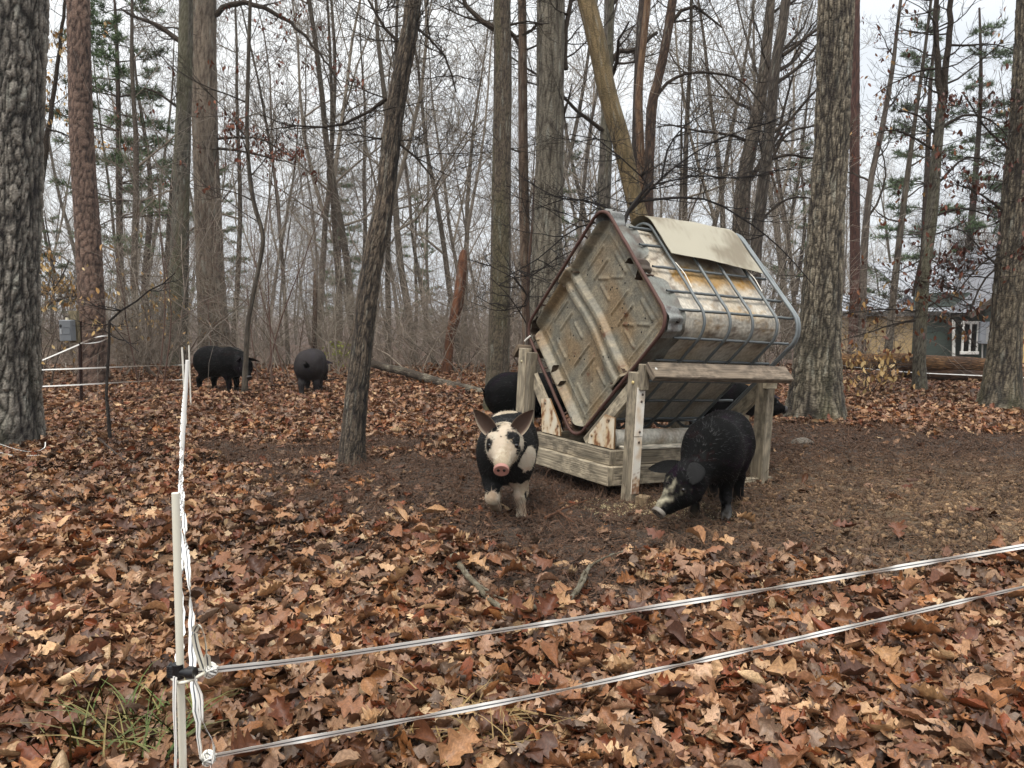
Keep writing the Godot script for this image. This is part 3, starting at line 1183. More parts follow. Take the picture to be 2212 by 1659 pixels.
func pig(label: String, at: Vector3, heading: float, scl: float, cell: float, o: Dictionary, paint: Callable, ear_cols: Array, bristles := 0) -> Node3D:
	var root: Node3D = thing("pig", label, "pig", at, heading)
	root.scale = Vector3.ONE * scl
	var mb := MB.new()
	var pr := pig_prims(o)
	skin(mb, pr, cell, paint)
	var head: Vector3 = o.head
	var snout: Vector3 = o.snout
	var hd := (snout - head).normalized()
	var right := hd.cross(Vector3.UP).normalized()
	var hu := right.cross(hd)
	var skin_verts := mb.v.size()
	# ears
	var es: Array = o.ears
	for k in 2:
		var s := -1.0 if k == 0 else 1.0
		var e: Array = es[k]      # direction, half width, bend, cup, each along hd, hu, right
		var base: Vector3 = e[4] if e.size() > 4 else head - hd * 0.035 + hu * 0.058 + right * s * 0.055
		if e.size() > 5:      # given in the animal's own axes
			ear(mb, base, e[0], e[1], e[2], e[3], ear_cols[0], ear_cols[1], ear_cols[2])
			continue
		var dir: Vector3 = hd * e[0].x + hu * e[0].y + right * e[0].z * s
		var acr: Vector3 = (hd * e[1].x + hu * e[1].y + right * e[1].z * s) * s
		var ben: Vector3 = hd * e[2].x + hu * e[2].y + right * e[2].z * s
		ear(mb, base, dir, acr, ben, e[3], ear_cols[0], ear_cols[1], ear_cols[2], o.get("ear_tip", 2.6))
	# snout disc: rim, flat face and two nostrils
	var disc := MB.new()
	var rings := [[0.0, 0.004, 0.0], [0.6, 0.004, 0.0], [0.9, 0.006, 0.0], [1.0, 0.003, 0.0], [1.02, -0.006, 0.0], [0.98, -0.016, 0.0]]
	for q in rings.size():
		for s in 20:
			var a := TAU * s / 20
			var rad := Vector2(0.0375, 0.033) * float(rings[q][0])
			disc.vert(snout + hd * (0.034 + float(rings[q][1])) + right * cos(a) * rad.x + hu * sin(a) * rad.y, hd, Vector2(cos(a), sin(a)), o.get("nose", s8(40, 36, 36)))
	for q in rings.size() - 1:
		for s in 20:
			var a := q * 20 + s
			var b := q * 20 + (s + 1) % 20
			disc.quad(a, a + 20, b + 20, b)
	disc.smooth()
	# tail
	var tl := PackedVector3Array()
	for k in 16:
		var a := k * 0.5
		tl.append(Vector3(-0.335 - 0.012 * k * 0.35, 0.415, 0) + Vector3(-0.02, 0.02 * sin(a) - 0.001 * k + o.get("tail_up", 0.0) * k / 15.0, 0.022 * (cos(a) - 1.0)) * minf(k / 3.0, 1.0))
	mb.tube(tl, taper(16, 0.015, 0.005), 6, paint.call(Vector3(-0.36, 0.38, 0), Vector3.LEFT))
	part("body", mb.commit(), M.hide, root)
	part("snout_disc", disc.commit(), M.hair, root)
	for s in [-1.0, 1.0]:
		var nm := MB.new()
		nm.ball(snout + hd * 0.0375 + right * s * 0.014 + hu * 0.003, Vector3(0.0075, 0.0085, 0.003), Basis(right, hu, hd), 6, s8(24, 16, 15))
		part("nostril", nm.commit(), M.hair, root)
		var em := MB.new()
		em.ball(head + hd * 0.062 + right * s * 0.064 + hu * 0.026, Vector3.ONE * 0.0125, Basis(), 7, Color.WHITE)
		part("eye", em.commit(), M.eye, root)
	if bristles > 0:
		var hm := MB.new()
		for k in bristles:
			var q := rng.randi() % skin_verts
			var p := mb.v[q] + rv() * cell * 0.6
			var n := mb.n[q]
			if p.y < 0.05:
				continue
			var back := (Vector3(-1, -0.35, 0) + rv() * 0.35)
			back = (back - n * back.dot(n)).normalized()
			var d := (back + n * 0.22).normalized()
			var l := rng.randf_range(0.014, 0.032)
			var s := d.cross(n).normalized() * 0.0011
			var c: Color = mb.c[q] * rng.randf_range(0.8, 1.2)
			var b := hm.v.size()
			hm.vert(p - s - n * 0.003, n, Vector2.ZERO, c)
			hm.vert(p + s - n * 0.003, n, Vector2.ZERO, c)
			hm.vert(p + d * l, n, Vector2.ZERO, c)
			hm.tri(b, b + 1, b + 2)
		tag(part("bristles", hm.commit(), M.hair, root), "", "", "", "stuff")
	return root


func black_paint(p: Vector3, n: Vector3) -> Color:
	var c := s8(19, 18, 19)
	c = c * (1.0 + 0.5 * nz_big.get_noise_3dv(p * 300.0)) + s8(40, 36, 33) * maxf(0.0, nz_mid.get_noise_3dv(p * 500.0)) * 0.35
	c = c.lerp(s8(92, 78, 62), clampf(0.55 - p.y * 7.0, 0.0, 0.55) * clampf(0.6 + nz_mid.get_noise_3dv(p * 900.0) * 1.4, 0.0, 1.0))
	return c


func pigs() -> void:
	# the spotted one walking to the camera
	var o := {"ear_tip": 1.5, "head_size": 0.94, "head": Vector3(0.355, 0.448, 0.0), "snout": Vector3(0.525, 0.362, 0.0), "legs": stand(0.02, 0.0, -0.05, 0.07), "nose": s8(152, 108, 97),
		"ears": [[Vector3(-0.045, 0.105, 0.088), Vector3(0.0, -0.046, 0.046), Vector3(0.03, 0.004, 0.006), 0.04], [Vector3(-0.045, 0.105, 0.088), Vector3(0.0, -0.046, 0.046), Vector3(0.03, 0.004, 0.006), 0.04]], "tail_up": 0.10}
	o.legs[1] = [[Vector3(0.14, 0.31, 0.066), 0.062], [Vector3(0.18, 0.215, 0.074), 0.046], [Vector3(0.245, 0.135, 0.066), 0.036], [Vector3(0.195, 0.088, 0.058), 0.026], [Vector3(0.17, 0.078, 0.055), 0.025]]
	var white := s8(184, 175, 156)
	var black := s8(30, 29, 31)
	var h: Vector3 = o.head
	var hd: Vector3 = (o.snout - h).normalized()
	var hu := hd.cross(Vector3.UP).normalized().cross(hd)
	var spots := [      # [place along hd, hu, right; radius]: black on the white face
		[Vector3(0.03, 0.06, -0.045), 0.036], [Vector3(0.0, 0.085, -0.028), 0.012], [Vector3(0.01, 0.082, 0.03), 0.010], [Vector3(0.05, 0.07, 0.012), 0.006], [Vector3(0.075, 0.055, -0.02), 0.005], [Vector3(-0.055, 0.085, 0.045), 0.018], [Vector3(-0.06, 0.085, -0.035), 0.016], [Vector3(0.05, 0.045, -0.068), 0.03], [Vector3(0.07, 0.0, -0.09), 0.03], [Vector3(0.03, -0.06, -0.085), 0.045], [Vector3(0.055, 0.03, 0.078), 0.034], [Vector3(-0.02, 0.05, 0.085), 0.03], [Vector3(0.02, -0.05, 0.10), 0.025],
		[Vector3(-0.02, 0.075, 0.05), 0.028], [Vector3(-0.03, 0.09, 0.02), 0.013], [Vector3(-0.045, 0.09, -0.012), 0.014], [Vector3(-0.06, 0.09, 0.012), 0.016], [Vector3(-0.03, 0.08, -0.06), 0.02]]
	var paint := func(p: Vector3, n: Vector3) -> Color:
		var w := nz_mid.get_noise_3dv(p * 700.0)
		var q := p - h
		var l := Vector3(q.dot(hd), q.dot(hu), q.z)
		var k := 0.0      # 1 white
		if l.x > -0.09 + 0.03 * w and (q - hd * clampf(l.x, 0.0, 0.16)).length() < 0.118 + 0.012 * w and p.y > 0.27:
			k = 1.0
			for s in spots:
				k = minf(k, smoothstep(0.75, 1.25, l.distance_to(s[0]) / s[1] + 0.5 * w + 0.35 * nz_fine.get_noise_3dv(p * 1400.0)))
			if l.x > 0.15:
				k = 1.0
		# white belt behind the ears on the left, white back patch and lower legs
		if p.distance_to(Vector3(0.24, 0.34, -0.12)) + 0.02 * w < 0.07 or p.distance_to(Vector3(-0.2, 0.5, 0.02)) + 0.02 * w < 0.07 or p.distance_to(Vector3(0.08, 0.44, 0.12)) + 0.02 * w < 0.05:
			k = 1.0
		if p.y < 0.17 + 0.03 * w + (0.04 if p.z < 0 and p.x > 0 else 0.0) and absf(p.z) > 0.02:
			k = 1.0
			if p.distance_to(Vector3(0.16, 0.13, -0.10)) < 0.025 + 0.012 * w:
				k = 0.0
		var c := black.lerp(white, k)
		if k > 0.5:
			c = c.lerp(s8(180, 142, 122), clampf(0.30 + 0.5 * w, 0.0, 0.5) * (1.0 if p.y < 0.3 else 0.5))
			c = c.lerp(s8(128, 110, 84), clampf(nz_big.get_noise_3dv(p * 500.0) * 1.2 + 0.5 * nz_fine.get_noise_3dv(p * 900.0), 0.0, 0.55))
			c = c.lerp(s8(120, 94, 66), clampf(1.0 - p.y * 7.0, 0.0, 0.65) * clampf(0.7 + w, 0.0, 1.0))
		if l.x > 0.10 and l.y < -0.05 and absf(l.z) < 0.04:
			c = c.lerp(s8(120, 88, 76), 0.45)
		if l.x > 0.216:
			c = s8(160, 118, 104)
		return c
	var at := px(1097, 1128, 4.15)
	at.y = gy(at.x, at.z)
	var sp := pig("black and white spotted pig walking towards the camera", at, -PI / 2 - 0.05, 1.0, 0.0085, o, paint, [s8(40, 36, 36), s8(92, 76, 68), s8(196, 180, 158)], 4500)
	# the black one nosing the earth beside the feeder
	o = {"head": Vector3(0.40, 0.235, 0.085), "snout": Vector3(0.515, 0.12, 0.165), "legs": stand(0.0, 0.03, 0.03, -0.04), "nose": s8(108, 102, 92),
		"ears": [[Vector3(0.085, -0.03, -0.012), Vector3(0.012, 0.0, 0.068), Vector3(0.0, -0.06, 0.0), 0.03, Vector3(0.408, 0.338, 0.035), 1], [Vector3(0.03, 0.005, 0.15), Vector3(0.03, -0.036, 0.0), Vector3(0.01, -0.02, 0.01), 0.016, Vector3(0.37, 0.30, 0.11), 1]]}
	var h2: Vector3 = o.head
	var hd2: Vector3 = (o.snout - h2).normalized()
	var meal := func(p: Vector3, n: Vector3) -> Color:
		var c := black_paint(p, n)
		var l := (p - h2).dot(hd2)
		var w := nz_mid.get_noise_3dv(p * 900.0)
		if p.x > 0.3:
			c = c.lerp(s8(182, 174, 150), clampf((l - 0.06) * 7.0 + 0.9 * w, 0.0, 1.0) * clampf(0.15 + n.y * 0.8 + n.z * 0.5 + 0.6 * w, 0.0, 0.8))
		if p.y < 0.13 and p.x > 0.05 and p.z < 0:
			c = c.lerp(s8(92, 92, 92), clampf(0.12 + w * 1.5, 0.0, 0.55) * clampf(1.0 - p.y * 7.0, 0.0, 1.0) * 1.6)
		if p.distance_to(Vector3(0.1, 0.27, -0.14)) < 0.05 and w > 0.16:
			c = s8(120, 116, 108)
		return c
	var c0 := Vector3(1.11, 0, -4.10)
	c0.y = gy(c0.x, c0.z)
	pig("black pig with a mealy snout nosing the ground beside the feeder", c0, atan2(-0.9, -0.43), 1.0, 0.0085, o, meal, [s8(35, 34, 36), s8(28, 27, 27), s8(24, 23, 24)], 2600)
	# rump behind the feeder's left post
	o = {"head": Vector3(0.40, 0.30, 0.0), "snout": Vector3(0.52, 0.20, 0.0), "legs": stand(), "fat": 1.12,
		"ears": [[Vector3(0.07, 0.05, 0.05), Vector3(0.02, -0.02, 0.05), Vector3(0.03, -0.05, 0.02), -0.01], [Vector3(0.07, 0.05, 0.05), Vector3(0.02, -0.02, 0.05), Vector3(0.03, -0.05, 0.02), -0.01]]}
	var dk := [s8(40, 38, 40), s8(48, 44, 44), s8(40, 38, 40)]
	var a2 := px(1160, 880, 6.35)
	a2.y = gy(a2.x, a2.z)
	pig("black pig behind the feeder with its rump showing left of the post", a2, 0.25, 1.12, 0.014, o, black_paint, dk, 2000)
	o.head = Vector3(0.40, 0.36, 0.0)
	o.snout = Vector3(0.535, 0.31, 0.0)
	a2 = px(1625, 930, 6.0)
	a2.x -= 0.30
	a2.y = gy(a2.x, a2.z)
	pig("black pig in shadow behind the feeder's right post, facing the big oak", a2, 0.12, 1.02, 0.014, o, black_paint, dk)
	# two at the back
	o.head = Vector3(0.385, 0.33, 0.05)
	o.snout = Vector3(0.49, 0.22, 0.09)
	o.fat = 1.12
	o.legs = stand(-0.03, 0.04, 0.03, -0.04)
	o.ears = [[Vector3(0.06, 0.08, 0.06), Vector3(0.02, -0.02, 0.045), Vector3(0.03, -0.02, 0.02), 0.0], [Vector3(0.03, 0.08, 0.05), Vector3(0.03, -0.01, 0.04), Vector3(0.04, -0.03, 0.02), 0.0]]
	a2 = gp(484, 849)
	pig("big black pig seen from the side beside the thin sapling", a2, -0.5, 1.15, 0.014, o, black_paint, dk, 2500)
	var grey := func(p: Vector3, n: Vector3) -> Color:
		return black_paint(p, n) * 1.7 + s8(44, 41, 41)
	o.fat = 0.98
	o.head = Vector3(0.39, 0.28, 0.05)
	o.snout = Vector3(0.50, 0.17, 0.08)
	o.legs = stand(0.05, 0.0, -0.02, 0.06)
	a2 = gp(655, 857)
	pig("dusty dark grey pig seen from behind among the leaves", a2 + Vector3(0.05, 0, -0.25), PI / 2 + 0.12, 1.12, 0.013, o, grey, dk, 2500)


# ---------------------------------------------------------------- the hog feeder
# own axes: x across the pan (towards the camera and right), y up, z backwards along the tote
var FE := Vector3(0.51119095, 0.0, 0.85946717)
var FU := Vector3(0.05142171, 0.9982086, -0.03058443)
var FC := Vector3(0.85792751, -0.05982975, -0.5102752)
const TW := 1.16
const TH := 1.0
var TA := Vector3(0.7270274, 0.6866084, 0)      # from the lowest corner to the right one
var TB := Vector3(-0.6866084, 0.7270274, 0)     # from the lowest corner to the left one


func mirror(mb: MB) -> ArrayMesh:      # the axes above are left-handed: turn z round, so that the node's own axes are right-handed
	for k in mb.v.size():
		mb.v[k].z = -mb.v[k].z
		mb.n[k].z = -mb.n[k].z
	for k in range(0, mb.i.size(), 3):
		var a := mb.i[k + 1]
		mb.i[k + 1] = mb.i[k + 2]
		mb.i[k + 2] = a
	return mb.commit()


func ab(a: float, b: float, z: float) -> Vector3:
	return TA * a + TB * b + Vector3(0, 0, z)


func rounded(inset: float, rad: float, z: float, seg := 6) -> PackedVector3Array:      # a rounded rectangle in the tote's cross section, from the middle of the side between the lowest corner and the right one
	var out := PackedVector3Array()
	var cs := [[TW - inset - rad, inset + rad, -90], [TW - inset - rad, TH - inset - rad, 0], [inset + rad, TH - inset - rad, 90], [inset + rad, inset + rad, 180]]
	for c in cs:
		for k in seg + 1:
			var a := deg_to_rad(c[2] + 90.0 * k / seg)
			out.append(ab(c[0] + rad * cos(a), c[1] + rad * sin(a), z))
	out.append(out[0])
	out.append(out[1])
	return out


func hoop(mb: MB, inset: float, rad: float, z: float, r: float, col: Color, noise := 0.0) -> void:
	var p := rounded(inset, rad, z)
	var fine := PackedVector3Array()
	for k in p.size() - 1:
		var cnt := maxi(1, int(p[k].distance_to(p[k + 1]) / 0.06))
		for j in cnt:
			fine.append(p[k].lerp(p[k + 1], float(j) / cnt))
	for k in range(2, fine.size() - 2):
		fine[k] += rv() * noise
	var b := mb.v.size()
	mb.tube(fine, taper(fine.size(), r, r), 8, col, 1.0)
	for k in range(b, mb.v.size()):
		mb.c[k] = col * (1.0 + 0.35 * nz_mid.get_noise_3dv(mb.v[k] * 400.0))


func pan_depth(a: float, b: float) -> float:      # z of the pan's pressed steel, 0 at the skid ring, larger is deeper
	var e := minf(minf(a, TW - a), minf(b, TH - b))
	var z := lerpf(0.02, 0.07, smoothstep(0.035, 0.075, e))
	# channel along b through the middle
	var m := absf(a - TW * 0.5 + 0.012 * sin(b * 9.0))
	z -= 0.036 * (1.0 - smoothstep(0.055, 0.085, m)) * smoothstep(0.0, 0.05, e)
	z += 0.016 * (1.0 - smoothstep(0.012, 0.03, m)) * smoothstep(0.03, 0.09, e)
	# raised panel edge
	var pe := minf(minf(absf(a - 0.12), absf(TW - a - 0.12)), minf(absf(b - 0.12), absf(TH - b - 0.12)))
	if e > 0.1 and m > 0.12:
		z -= 0.006 * (1.0 - smoothstep(0.0, 0.012, pe))
	for r in ribs:
		var p := Vector2(a, b)
		var c := Geometry2D.get_closest_point_to_segment(p, r[0], r[1])
		z -= 0.008 * (1.0 - smoothstep(r[2] * 0.45, r[2], p.distance_to(c)))
	return z


var ribs := []


func feeder_point(local: Vector3) -> Vector3:
	return tote_origin + FE * local.x + FU * local.y + FC * local.z


var tote_origin := Vector3(0.41157683, 0.24127686, -4.98913115)


func tote() -> void:
	var t := thing("feed_tote", "rusty caged bulk tote tipped on edge in the wooden cradle", "tote", tote_origin)
	t.transform = Transform3D(Basis(FE, FU, -FC), tote_origin)
	# --- pan with pressed ribs
	for qa in 2:
		for qb in 2:
			var o := Vector2(0.16 + qa * 0.56, 0.14 + qb * 0.40)
			var w := 0.30
			var fl := 1.0 if qa == 0 else -1.0
			var g := func(x: float, y: float) -> Vector2:
				return Vector2(o.x + (x if qa == 0 else 0.30 - x), o.y + y)
			ribs.append([g.call(0.02, 0.03), g.call(0.02, 0.19), 0.016])
			ribs.append([g.call(0.10, 0.22), g.call(0.27, 0.22), 0.013])
			ribs.append([g.call(0.08, 0.32), g.call(0.28, 0.32), 0.011])
			ribs.append([g.call(0.06, 0.02), g.call(0.14, 0.10), 0.009])
			ribs.append([g.call(0.17, 0.12), g.call(0.24, 0.19), 0.009])
			ribs.append([g.call(0.25, 0.01), g.call(0.25, 0.14), 0.012])
	var mb := MB.new()
	var na := 150
	var nb := 130
	for y in nb + 1:
		for x in na + 1:
			var a := 0.03 + (TW - 0.06) * x / na
			var b := 0.03 + (TH - 0.06) * y / nb
			# rounded corners of the sheet
			var c := Vector2(clampf(a, 0.16, TW - 0.16), clampf(b, 0.16, TH - 0.16))
			var d := Vector2(a, b) - c
			if d.length() > 0.13 and absf(d.x) > 0.0 and absf(d.y) > 0.0:
				d = d.normalized() * 0.13
				a = c.x + d.x
				b = c.y + d.y
			var p := ab(a, b, pan_depth(a, b))
			var n1 := nz_big.get_noise_2d(a * 220.0, b * 220.0)
			var n2 := nz_mid.get_noise_2d(a * 420.0 + b * 90.0, b * 420.0)
			var n3 := nz_fine.get_noise_2d(a * 500.0, b * 500.0)
			var col := s8(156, 146, 124).lerp(s8(124, 120, 106), clampf(0.5 + n2, 0, 1))
			col = col.lerp(s8(150, 124, 88), clampf(n1 * 1.7 + 0.25, 0.0, 0.75))
			var rust := clampf((n2 + n1 * 0.7 + n3 * 0.35 - 0.72 + 0.12 * smoothstep(0.5, 0.0, absf(b - 0.35))) * 4.0, 0.0, 0.85)
			col = col.lerp(s8(104, 62, 34), rust)
			col *= 1.0 + 0.25 * n3
			mb.vert(p, Vector3(0, 0, -1), Vector2(a, b), col)
	for y in nb:
		for x in na:
			var q := y * (na + 1) + x
			mb.quad(q, q + na + 1, q + na + 2, q + 1)
	mb.smooth()
	for k in mb.n.size():      # towards the viewer's side
		if mb.n[k].z > 0:
			mb.n[k] = -mb.n[k]
	var pan := part("steel_pan", mirror(mb), M.galvanised, t)
	# back skin of the pan, 6 mm behind
	mb = MB.new()
	for k in [[0.06, TH - 0.06], [TW - 0.06, TH - 0.06], [TW - 0.06, 0.06], [0.06, 0.06]]:
		mb.vert(ab(k[0], k[1], 0.135), Vector3(0, 0, 1), Vector2(k[0], k[1]), s8(110, 108, 98))
	mb.tri(0, 2, 1)
	mb.tri(0, 3, 2)
	part("pan_back", mirror(mb), M.galvanised, pan)
	# bolts and drain holes
	var hole := MB.new()
	for k in 34:
		var a := rng.randf_range(0.12, TW - 0.12)
		var b := rng.randf_range(0.12, TH - 0.12)
		hole.ball(ab(a, b, pan_depth(a, b) - 0.001), Vector3(0.006, 0.006, 0.0025), Basis(), 4, s8(20, 17, 15))
	tag(part("drain_holes", mirror(hole), M.rust, pan), "", "", "", "stuff")
	# skirt: the bent-up galvanised edge, notched at the middle of each side
	mb = MB.new()
	var ring := rounded(0.035, 0.12, 0.0, 8)
	var dense := PackedVector3Array()
	for k in ring.size() - 2:
		var cnt := maxi(1, int(ring[k].distance_to(ring[k + 1]) / 0.03))
		for j in cnt:
			dense.append(ring[k].lerp(ring[k + 1], float(j) / cnt))
	dense.append(dense[0])
	var mid := ab(TW * 0.5, TH * 0.5, 0.0)
	for k in dense.size():
		var rel := dense[k] - mid
		var pa := absf(rel.dot(TA)) / (TW * 0.5)
		var pb := absf(rel.dot(TB)) / (TH * 0.5)
		var along := pb if pa > pb else pa
		var notch := 1.0 - smoothstep(0.10, 0.26, along)
		var front := 0.055 + 0.02 * notch
		var back := 0.205 - 0.085 * notch + 0.006 * sin(k * 1.3)
		var outw := (Vector3(rel.x, rel.y, 0)).normalized()
		for j in 5:
			var z := lerpf(front, back, j / 4.0)
			var p := dense[k] + Vector3(0, 0, z) + outw * (0.012 * sin(j * 1.6) - 0.02 * notch)
			var n2 := nz_mid.get_noise_3dv(p * 350.0)
			var col := s8(134, 136, 128).lerp(s8(84, 66, 52), clampf(n2 * 1.6 + 0.3 + 0.3 * notch, 0.0, 0.8))
			mb.vert(p, outw, Vector2(k * 0.03, z), col)
	for k in dense.size() - 1:
		for j in 4:
			var q := k * 5 + j
			mb.quad(q, q + 1, q + 6, q + 5)
	mb.smooth()
	for k in mb.n.size():
		var rel := mb.v[k] - mid
		if mb.n[k].dot(Vector3(rel.x, rel.y, 0)) < 0:
			mb.n[k] = -mb.n[k]
	part("pan_skirt", mirror(mb), M.galvanised, t)
	# the nine feet of the pallet: folded boxes at corners and middles
	for k in [[TW - 0.06, TH - 0.06, 0, 0], [TW - 0.06, 0.06, 0, 0], [0.07, TH - 0.07, 1, 0], [0.07, 0.07, 1, 0], [TW * 0.5, TH - 0.05, 1, 1], [TW * 0.5, 0.05, 1, 1], [TW - 0.05, TH * 0.5, 1, 2], [0.05, TH * 0.5, 1, 2]]:
		mb = MB.new()
		var col: Color = [s8(146, 148, 144), s8(84, 70, 56)][k[2]]
		var diag: Vector3 = ab(k[0], k[1], 0) - mid
		diag = diag.normalized()
		var side := Vector3(-diag.y, diag.x, 0)
		var ctr := ab(k[0], k[1], 0.075)
		# a corrugated half shell round the corner
		var rr := 0.085 if k[3] == 0 else 0.07
		var rows := 7
		var cols := 15
		for j in rows + 1:
			for s in cols + 1:
				var a := deg_to_rad(lerpf(-95.0, 95.0, float(s) / cols))
				var z := lerpf(-0.058, 0.06, float(j) / rows)
				var r := rr * (1.0 + 0.12 * (1.0 if (s / 2) % 2 == 0 else -1.0) * (1.0 if j > 0 and j < rows else 0.4)) - 0.012 * smoothstep(0.7, 1.0, float(j) / rows)
				var p := ctr - diag * 0.035 + (diag * cos(a) + side * sin(a)) * r + Vector3(0, 0, z)
				var n2 := nz_mid.get_noise_3dv(p * 500.0)
				mb.vert(p, diag, Vector2(s * 0.1, j * 0.1), col.lerp(s8(70, 46, 34), clampf(n2 * 1.5 + 0.05, 0.0, 0.7)))
		for j in rows:
			for s in cols:
				var q := j * (cols + 1) + s
				mb.quad(q, q + 1, q + cols + 2, q + cols + 1)
		mb.smooth()
		for q in mb.n.size():
			if mb.n[q].dot(mb.v[q] - ctr + diag * 0.035) < 0:
				mb.n[q] = -mb.n[q]
		var foot := part("pallet_foot", mirror(mb), M.galvanised, t)
		if k[3] == 0:
			var bm := MB.new()
			bm.ball(ctr + diag * (rr - 0.036) + Vector3(0, 0, 0.01), Vector3(0.012, 0.012, 0.012), Basis(), 4, s8(34, 30, 28))
			part("foot_hole", mirror(bm), M.rust, foot)
	# skid ring of brown tube, tied with wire
	mb = MB.new()
	hoop(mb, 0.0, 0.12, 0.0, 0.0112, s8(78, 52, 44), 0.0012)
	part("skid_ring", mirror(mb), M.rust, t)
	for k in [[0.30, 0.0], [0.70, 0.0], [0.25, TH], [0.9, TH], [0.0, 0.62], [TW, 0.4], [0.0, 0.22]]:      # struts from ring to pan
		mb = MB.new()
		var inw: Vector3 = (mid - ab(k[0], k[1], 0)).normalized() * 0.03
		mb.tube(PackedVector3Array([ab(k[0], k[1], 0), ab(k[0], k[1], 0.05) + inw, ab(k[0], k[1], 0.11) + inw]), taper(3, 0.007, 0.007), 5, s8(70, 50, 42))
		part("ring_strut", mirror(mb), M.rust, t)
	# --- plastic tank
	mb = MB.new()
	var prof := [[0.16, 0.16], [0.13, 0.03], [0.165, 0.002], [0.22, 0.0], [0.34, 0.004], [0.5, 0.0], [0.62, 0.004], [0.76, 0.0], [0.88, 0.004], [1.0, 0.0], [1.055, 0.006], [1.085, 0.035], [1.09, 0.09], [1.09, 0.3]]
	prof[0] = [0.14, 0.3]
	var first := -1
	var ncol := 0
	for q in prof:
		var rg := rounded(0.055 + q[1], 0.125, q[0], 8)
		var dd := PackedVector3Array()
		for k in rg.size() - 2:
			var cnt := maxi(1, int(rg[k].distance_to(rg[k + 1]) / 0.08)) if k % 9 == 8 else 1
			if k % 9 == 8:
				cnt = 10
			for j in cnt:
				dd.append(rg[k].lerp(rg[k + 1], float(j) / cnt))
		dd.append(dd[0])
		ncol = dd.size()
		for k in ncol:
			var p := dd[k]
			var n1 := nz_big.get_noise_3dv(p * 260.0)
			var n2 := nz_mid.get_noise_3dv(p * 380.0)
			var col := s8(204, 190, 164)
			col = col.lerp(s8(150, 118, 76), clampf(n1 * 1.5 + 0.3, 0.0, 0.8))
			mb.vert(p, Vector3.UP, Vector2(k * 0.1, q[0]), col)
	for r in prof.size() - 1:
		for k in ncol - 1:
			var q := r * ncol + k
			mb.quad(q, q + 1, q + ncol + 1, q + ncol)
	mb.smooth()
	# finer colour: split each long cell by repainting on a subdivided copy
	var fm := MB.new()
	var subs := 5
	for r in prof.size() - 1:
		for k in ncol - 1:
			var q := r * ncol + k
			var b := fm.v.size()
			var long := subs if prof[r + 1][0] - prof[r][0] > 0.04 else 2
			for y in long + 1:
				for x in 4:
					var fy := float(y) / long
					var fx := x / 3.0
					var p := mb.v[q].lerp(mb.v[q + 1], fx).lerp(mb.v[q + ncol].lerp(mb.v[q + ncol + 1], fx), fy)
					var n := mb.n[q].lerp(mb.n[q + 1], fx).lerp(mb.n[q + ncol].lerp(mb.n[q + ncol + 1], fx), fy).normalized()
					var n1 := nz_big.get_noise_3dv(p * 260.0)
					var n2 := nz_mid.get_noise_3dv(p * 330.0)
					var n3 := nz_fine.get_noise_3dv(p * 600.0)
					var a := p.dot(TA)
					var bb := p.dot(TB)
					var col := s8(214, 206, 190).lerp(s8(186, 166, 134), clampf(n1 * 1.2 + 0.05, 0.0, 0.7))
					# grime: dark brown along the lower roll, mottled over the upper face
					var roll := 1.0 - smoothstep(0.0, 0.10, absf(bb - 0.10)) if a > TW - 0.2 else 0.0
					var gr := clampf((n2 + 0.5 * n3 - 0.16) * 3.0, 0.0, 0.72)
					if bb < 0.09:
						gr = clampf(0.25 + n2 * 1.3 + n3 * 0.8, 0.0, 0.8) * (1.0 if a > TW - 0.25 else 0.35)
					if bb > 0.09 and bb < 0.26 and a > TW - 0.25:
						gr *= 0.6
					col = col.lerp(s8(88, 66, 48), gr)
					# ochre band left by old feed
					if a > TW - 0.12 and p.z > 0.3:
						col = col.lerp(s8(176, 134, 62), clampf((1.0 - absf(bb - 0.46) / 0.1) * 1.4 + n2, 0.0, 0.8) + clampf((1.0 - absf(bb - 0.17) / 0.05) * (1.0 if p.z > 0.55 and p.z < 0.85 else 0.0) + n3, 0.0, 0.7) * 0.7)
					fm.vert(p, n, Vector2(0, 0), col)
			for y in long:
				for x in 3:
					var e := b + y * 4 + x
					fm.quad(e, e + 1, e + 5, e + 4)
	for k in fm.n.size():
		var rel := fm.v[k] - ab(TW * 0.5, TH * 0.5, 0.6)
		if fm.n[k].dot(rel) < 0:
			fm.n[k] = -fm.n[k]
	part("plastic_tank", mirror(fm), M.plastic, t)
	# --- cage
	var grey := s8(98, 103, 104)
	for z in [0.336, 0.549, 0.745, 0.965]:
		mb = MB.new()
		hoop(mb, 0.018, 0.14, z, 0.0095, grey, 0.0012)
		part("cage_hoop", mirror(mb), M.steel, t)
	for z in [1.128, 1.15]:
		mb = MB.new()
		hoop(mb, 0.0, 0.15, z, 0.0095, s8(116, 122, 124), 0.0008)
		part("cage_end_ring", mirror(mb), M.steel, t)
	var bars := []
	for b in [0.133, 0.285, 0.49, 0.684, 0.843]:
		bars.append([TW - 0.030, b])
		bars.append([0.030, b])
	for a in [0.2, 0.4, 0.6, 0.8, 1.0]:
		bars.append([a, 0.030])
		bars.append([a, TH - 0.030])
	for q in bars:
		mb = MB.new()
		var p := PackedVector3Array()
		var r := PackedFloat32Array()
		for k in 40:
			var z := lerpf(0.15, 1.14, k / 39.0)
			p.append(ab(q[0], q[1], z) + rv() * 0.0012)
			var flatness := 0.0
			for hz in [0.165, 0.336, 0.549, 0.745, 0.965]:
				flatness = maxf(flatness, 1.0 - smoothstep(0.008, 0.03, absf(z - hz)))
			r.append(0.0092 * (1.0 - 0.28 * flatness))
		mb.tube(p, r, 7, grey * rng.randf_range(0.8, 1.1), 1.0)
		part("cage_bar", mirror(mb), M.steel, t)
	# --- the plastic sheet tied over the top
	mb = MB.new()
	var nu := 44
	var nv := 24
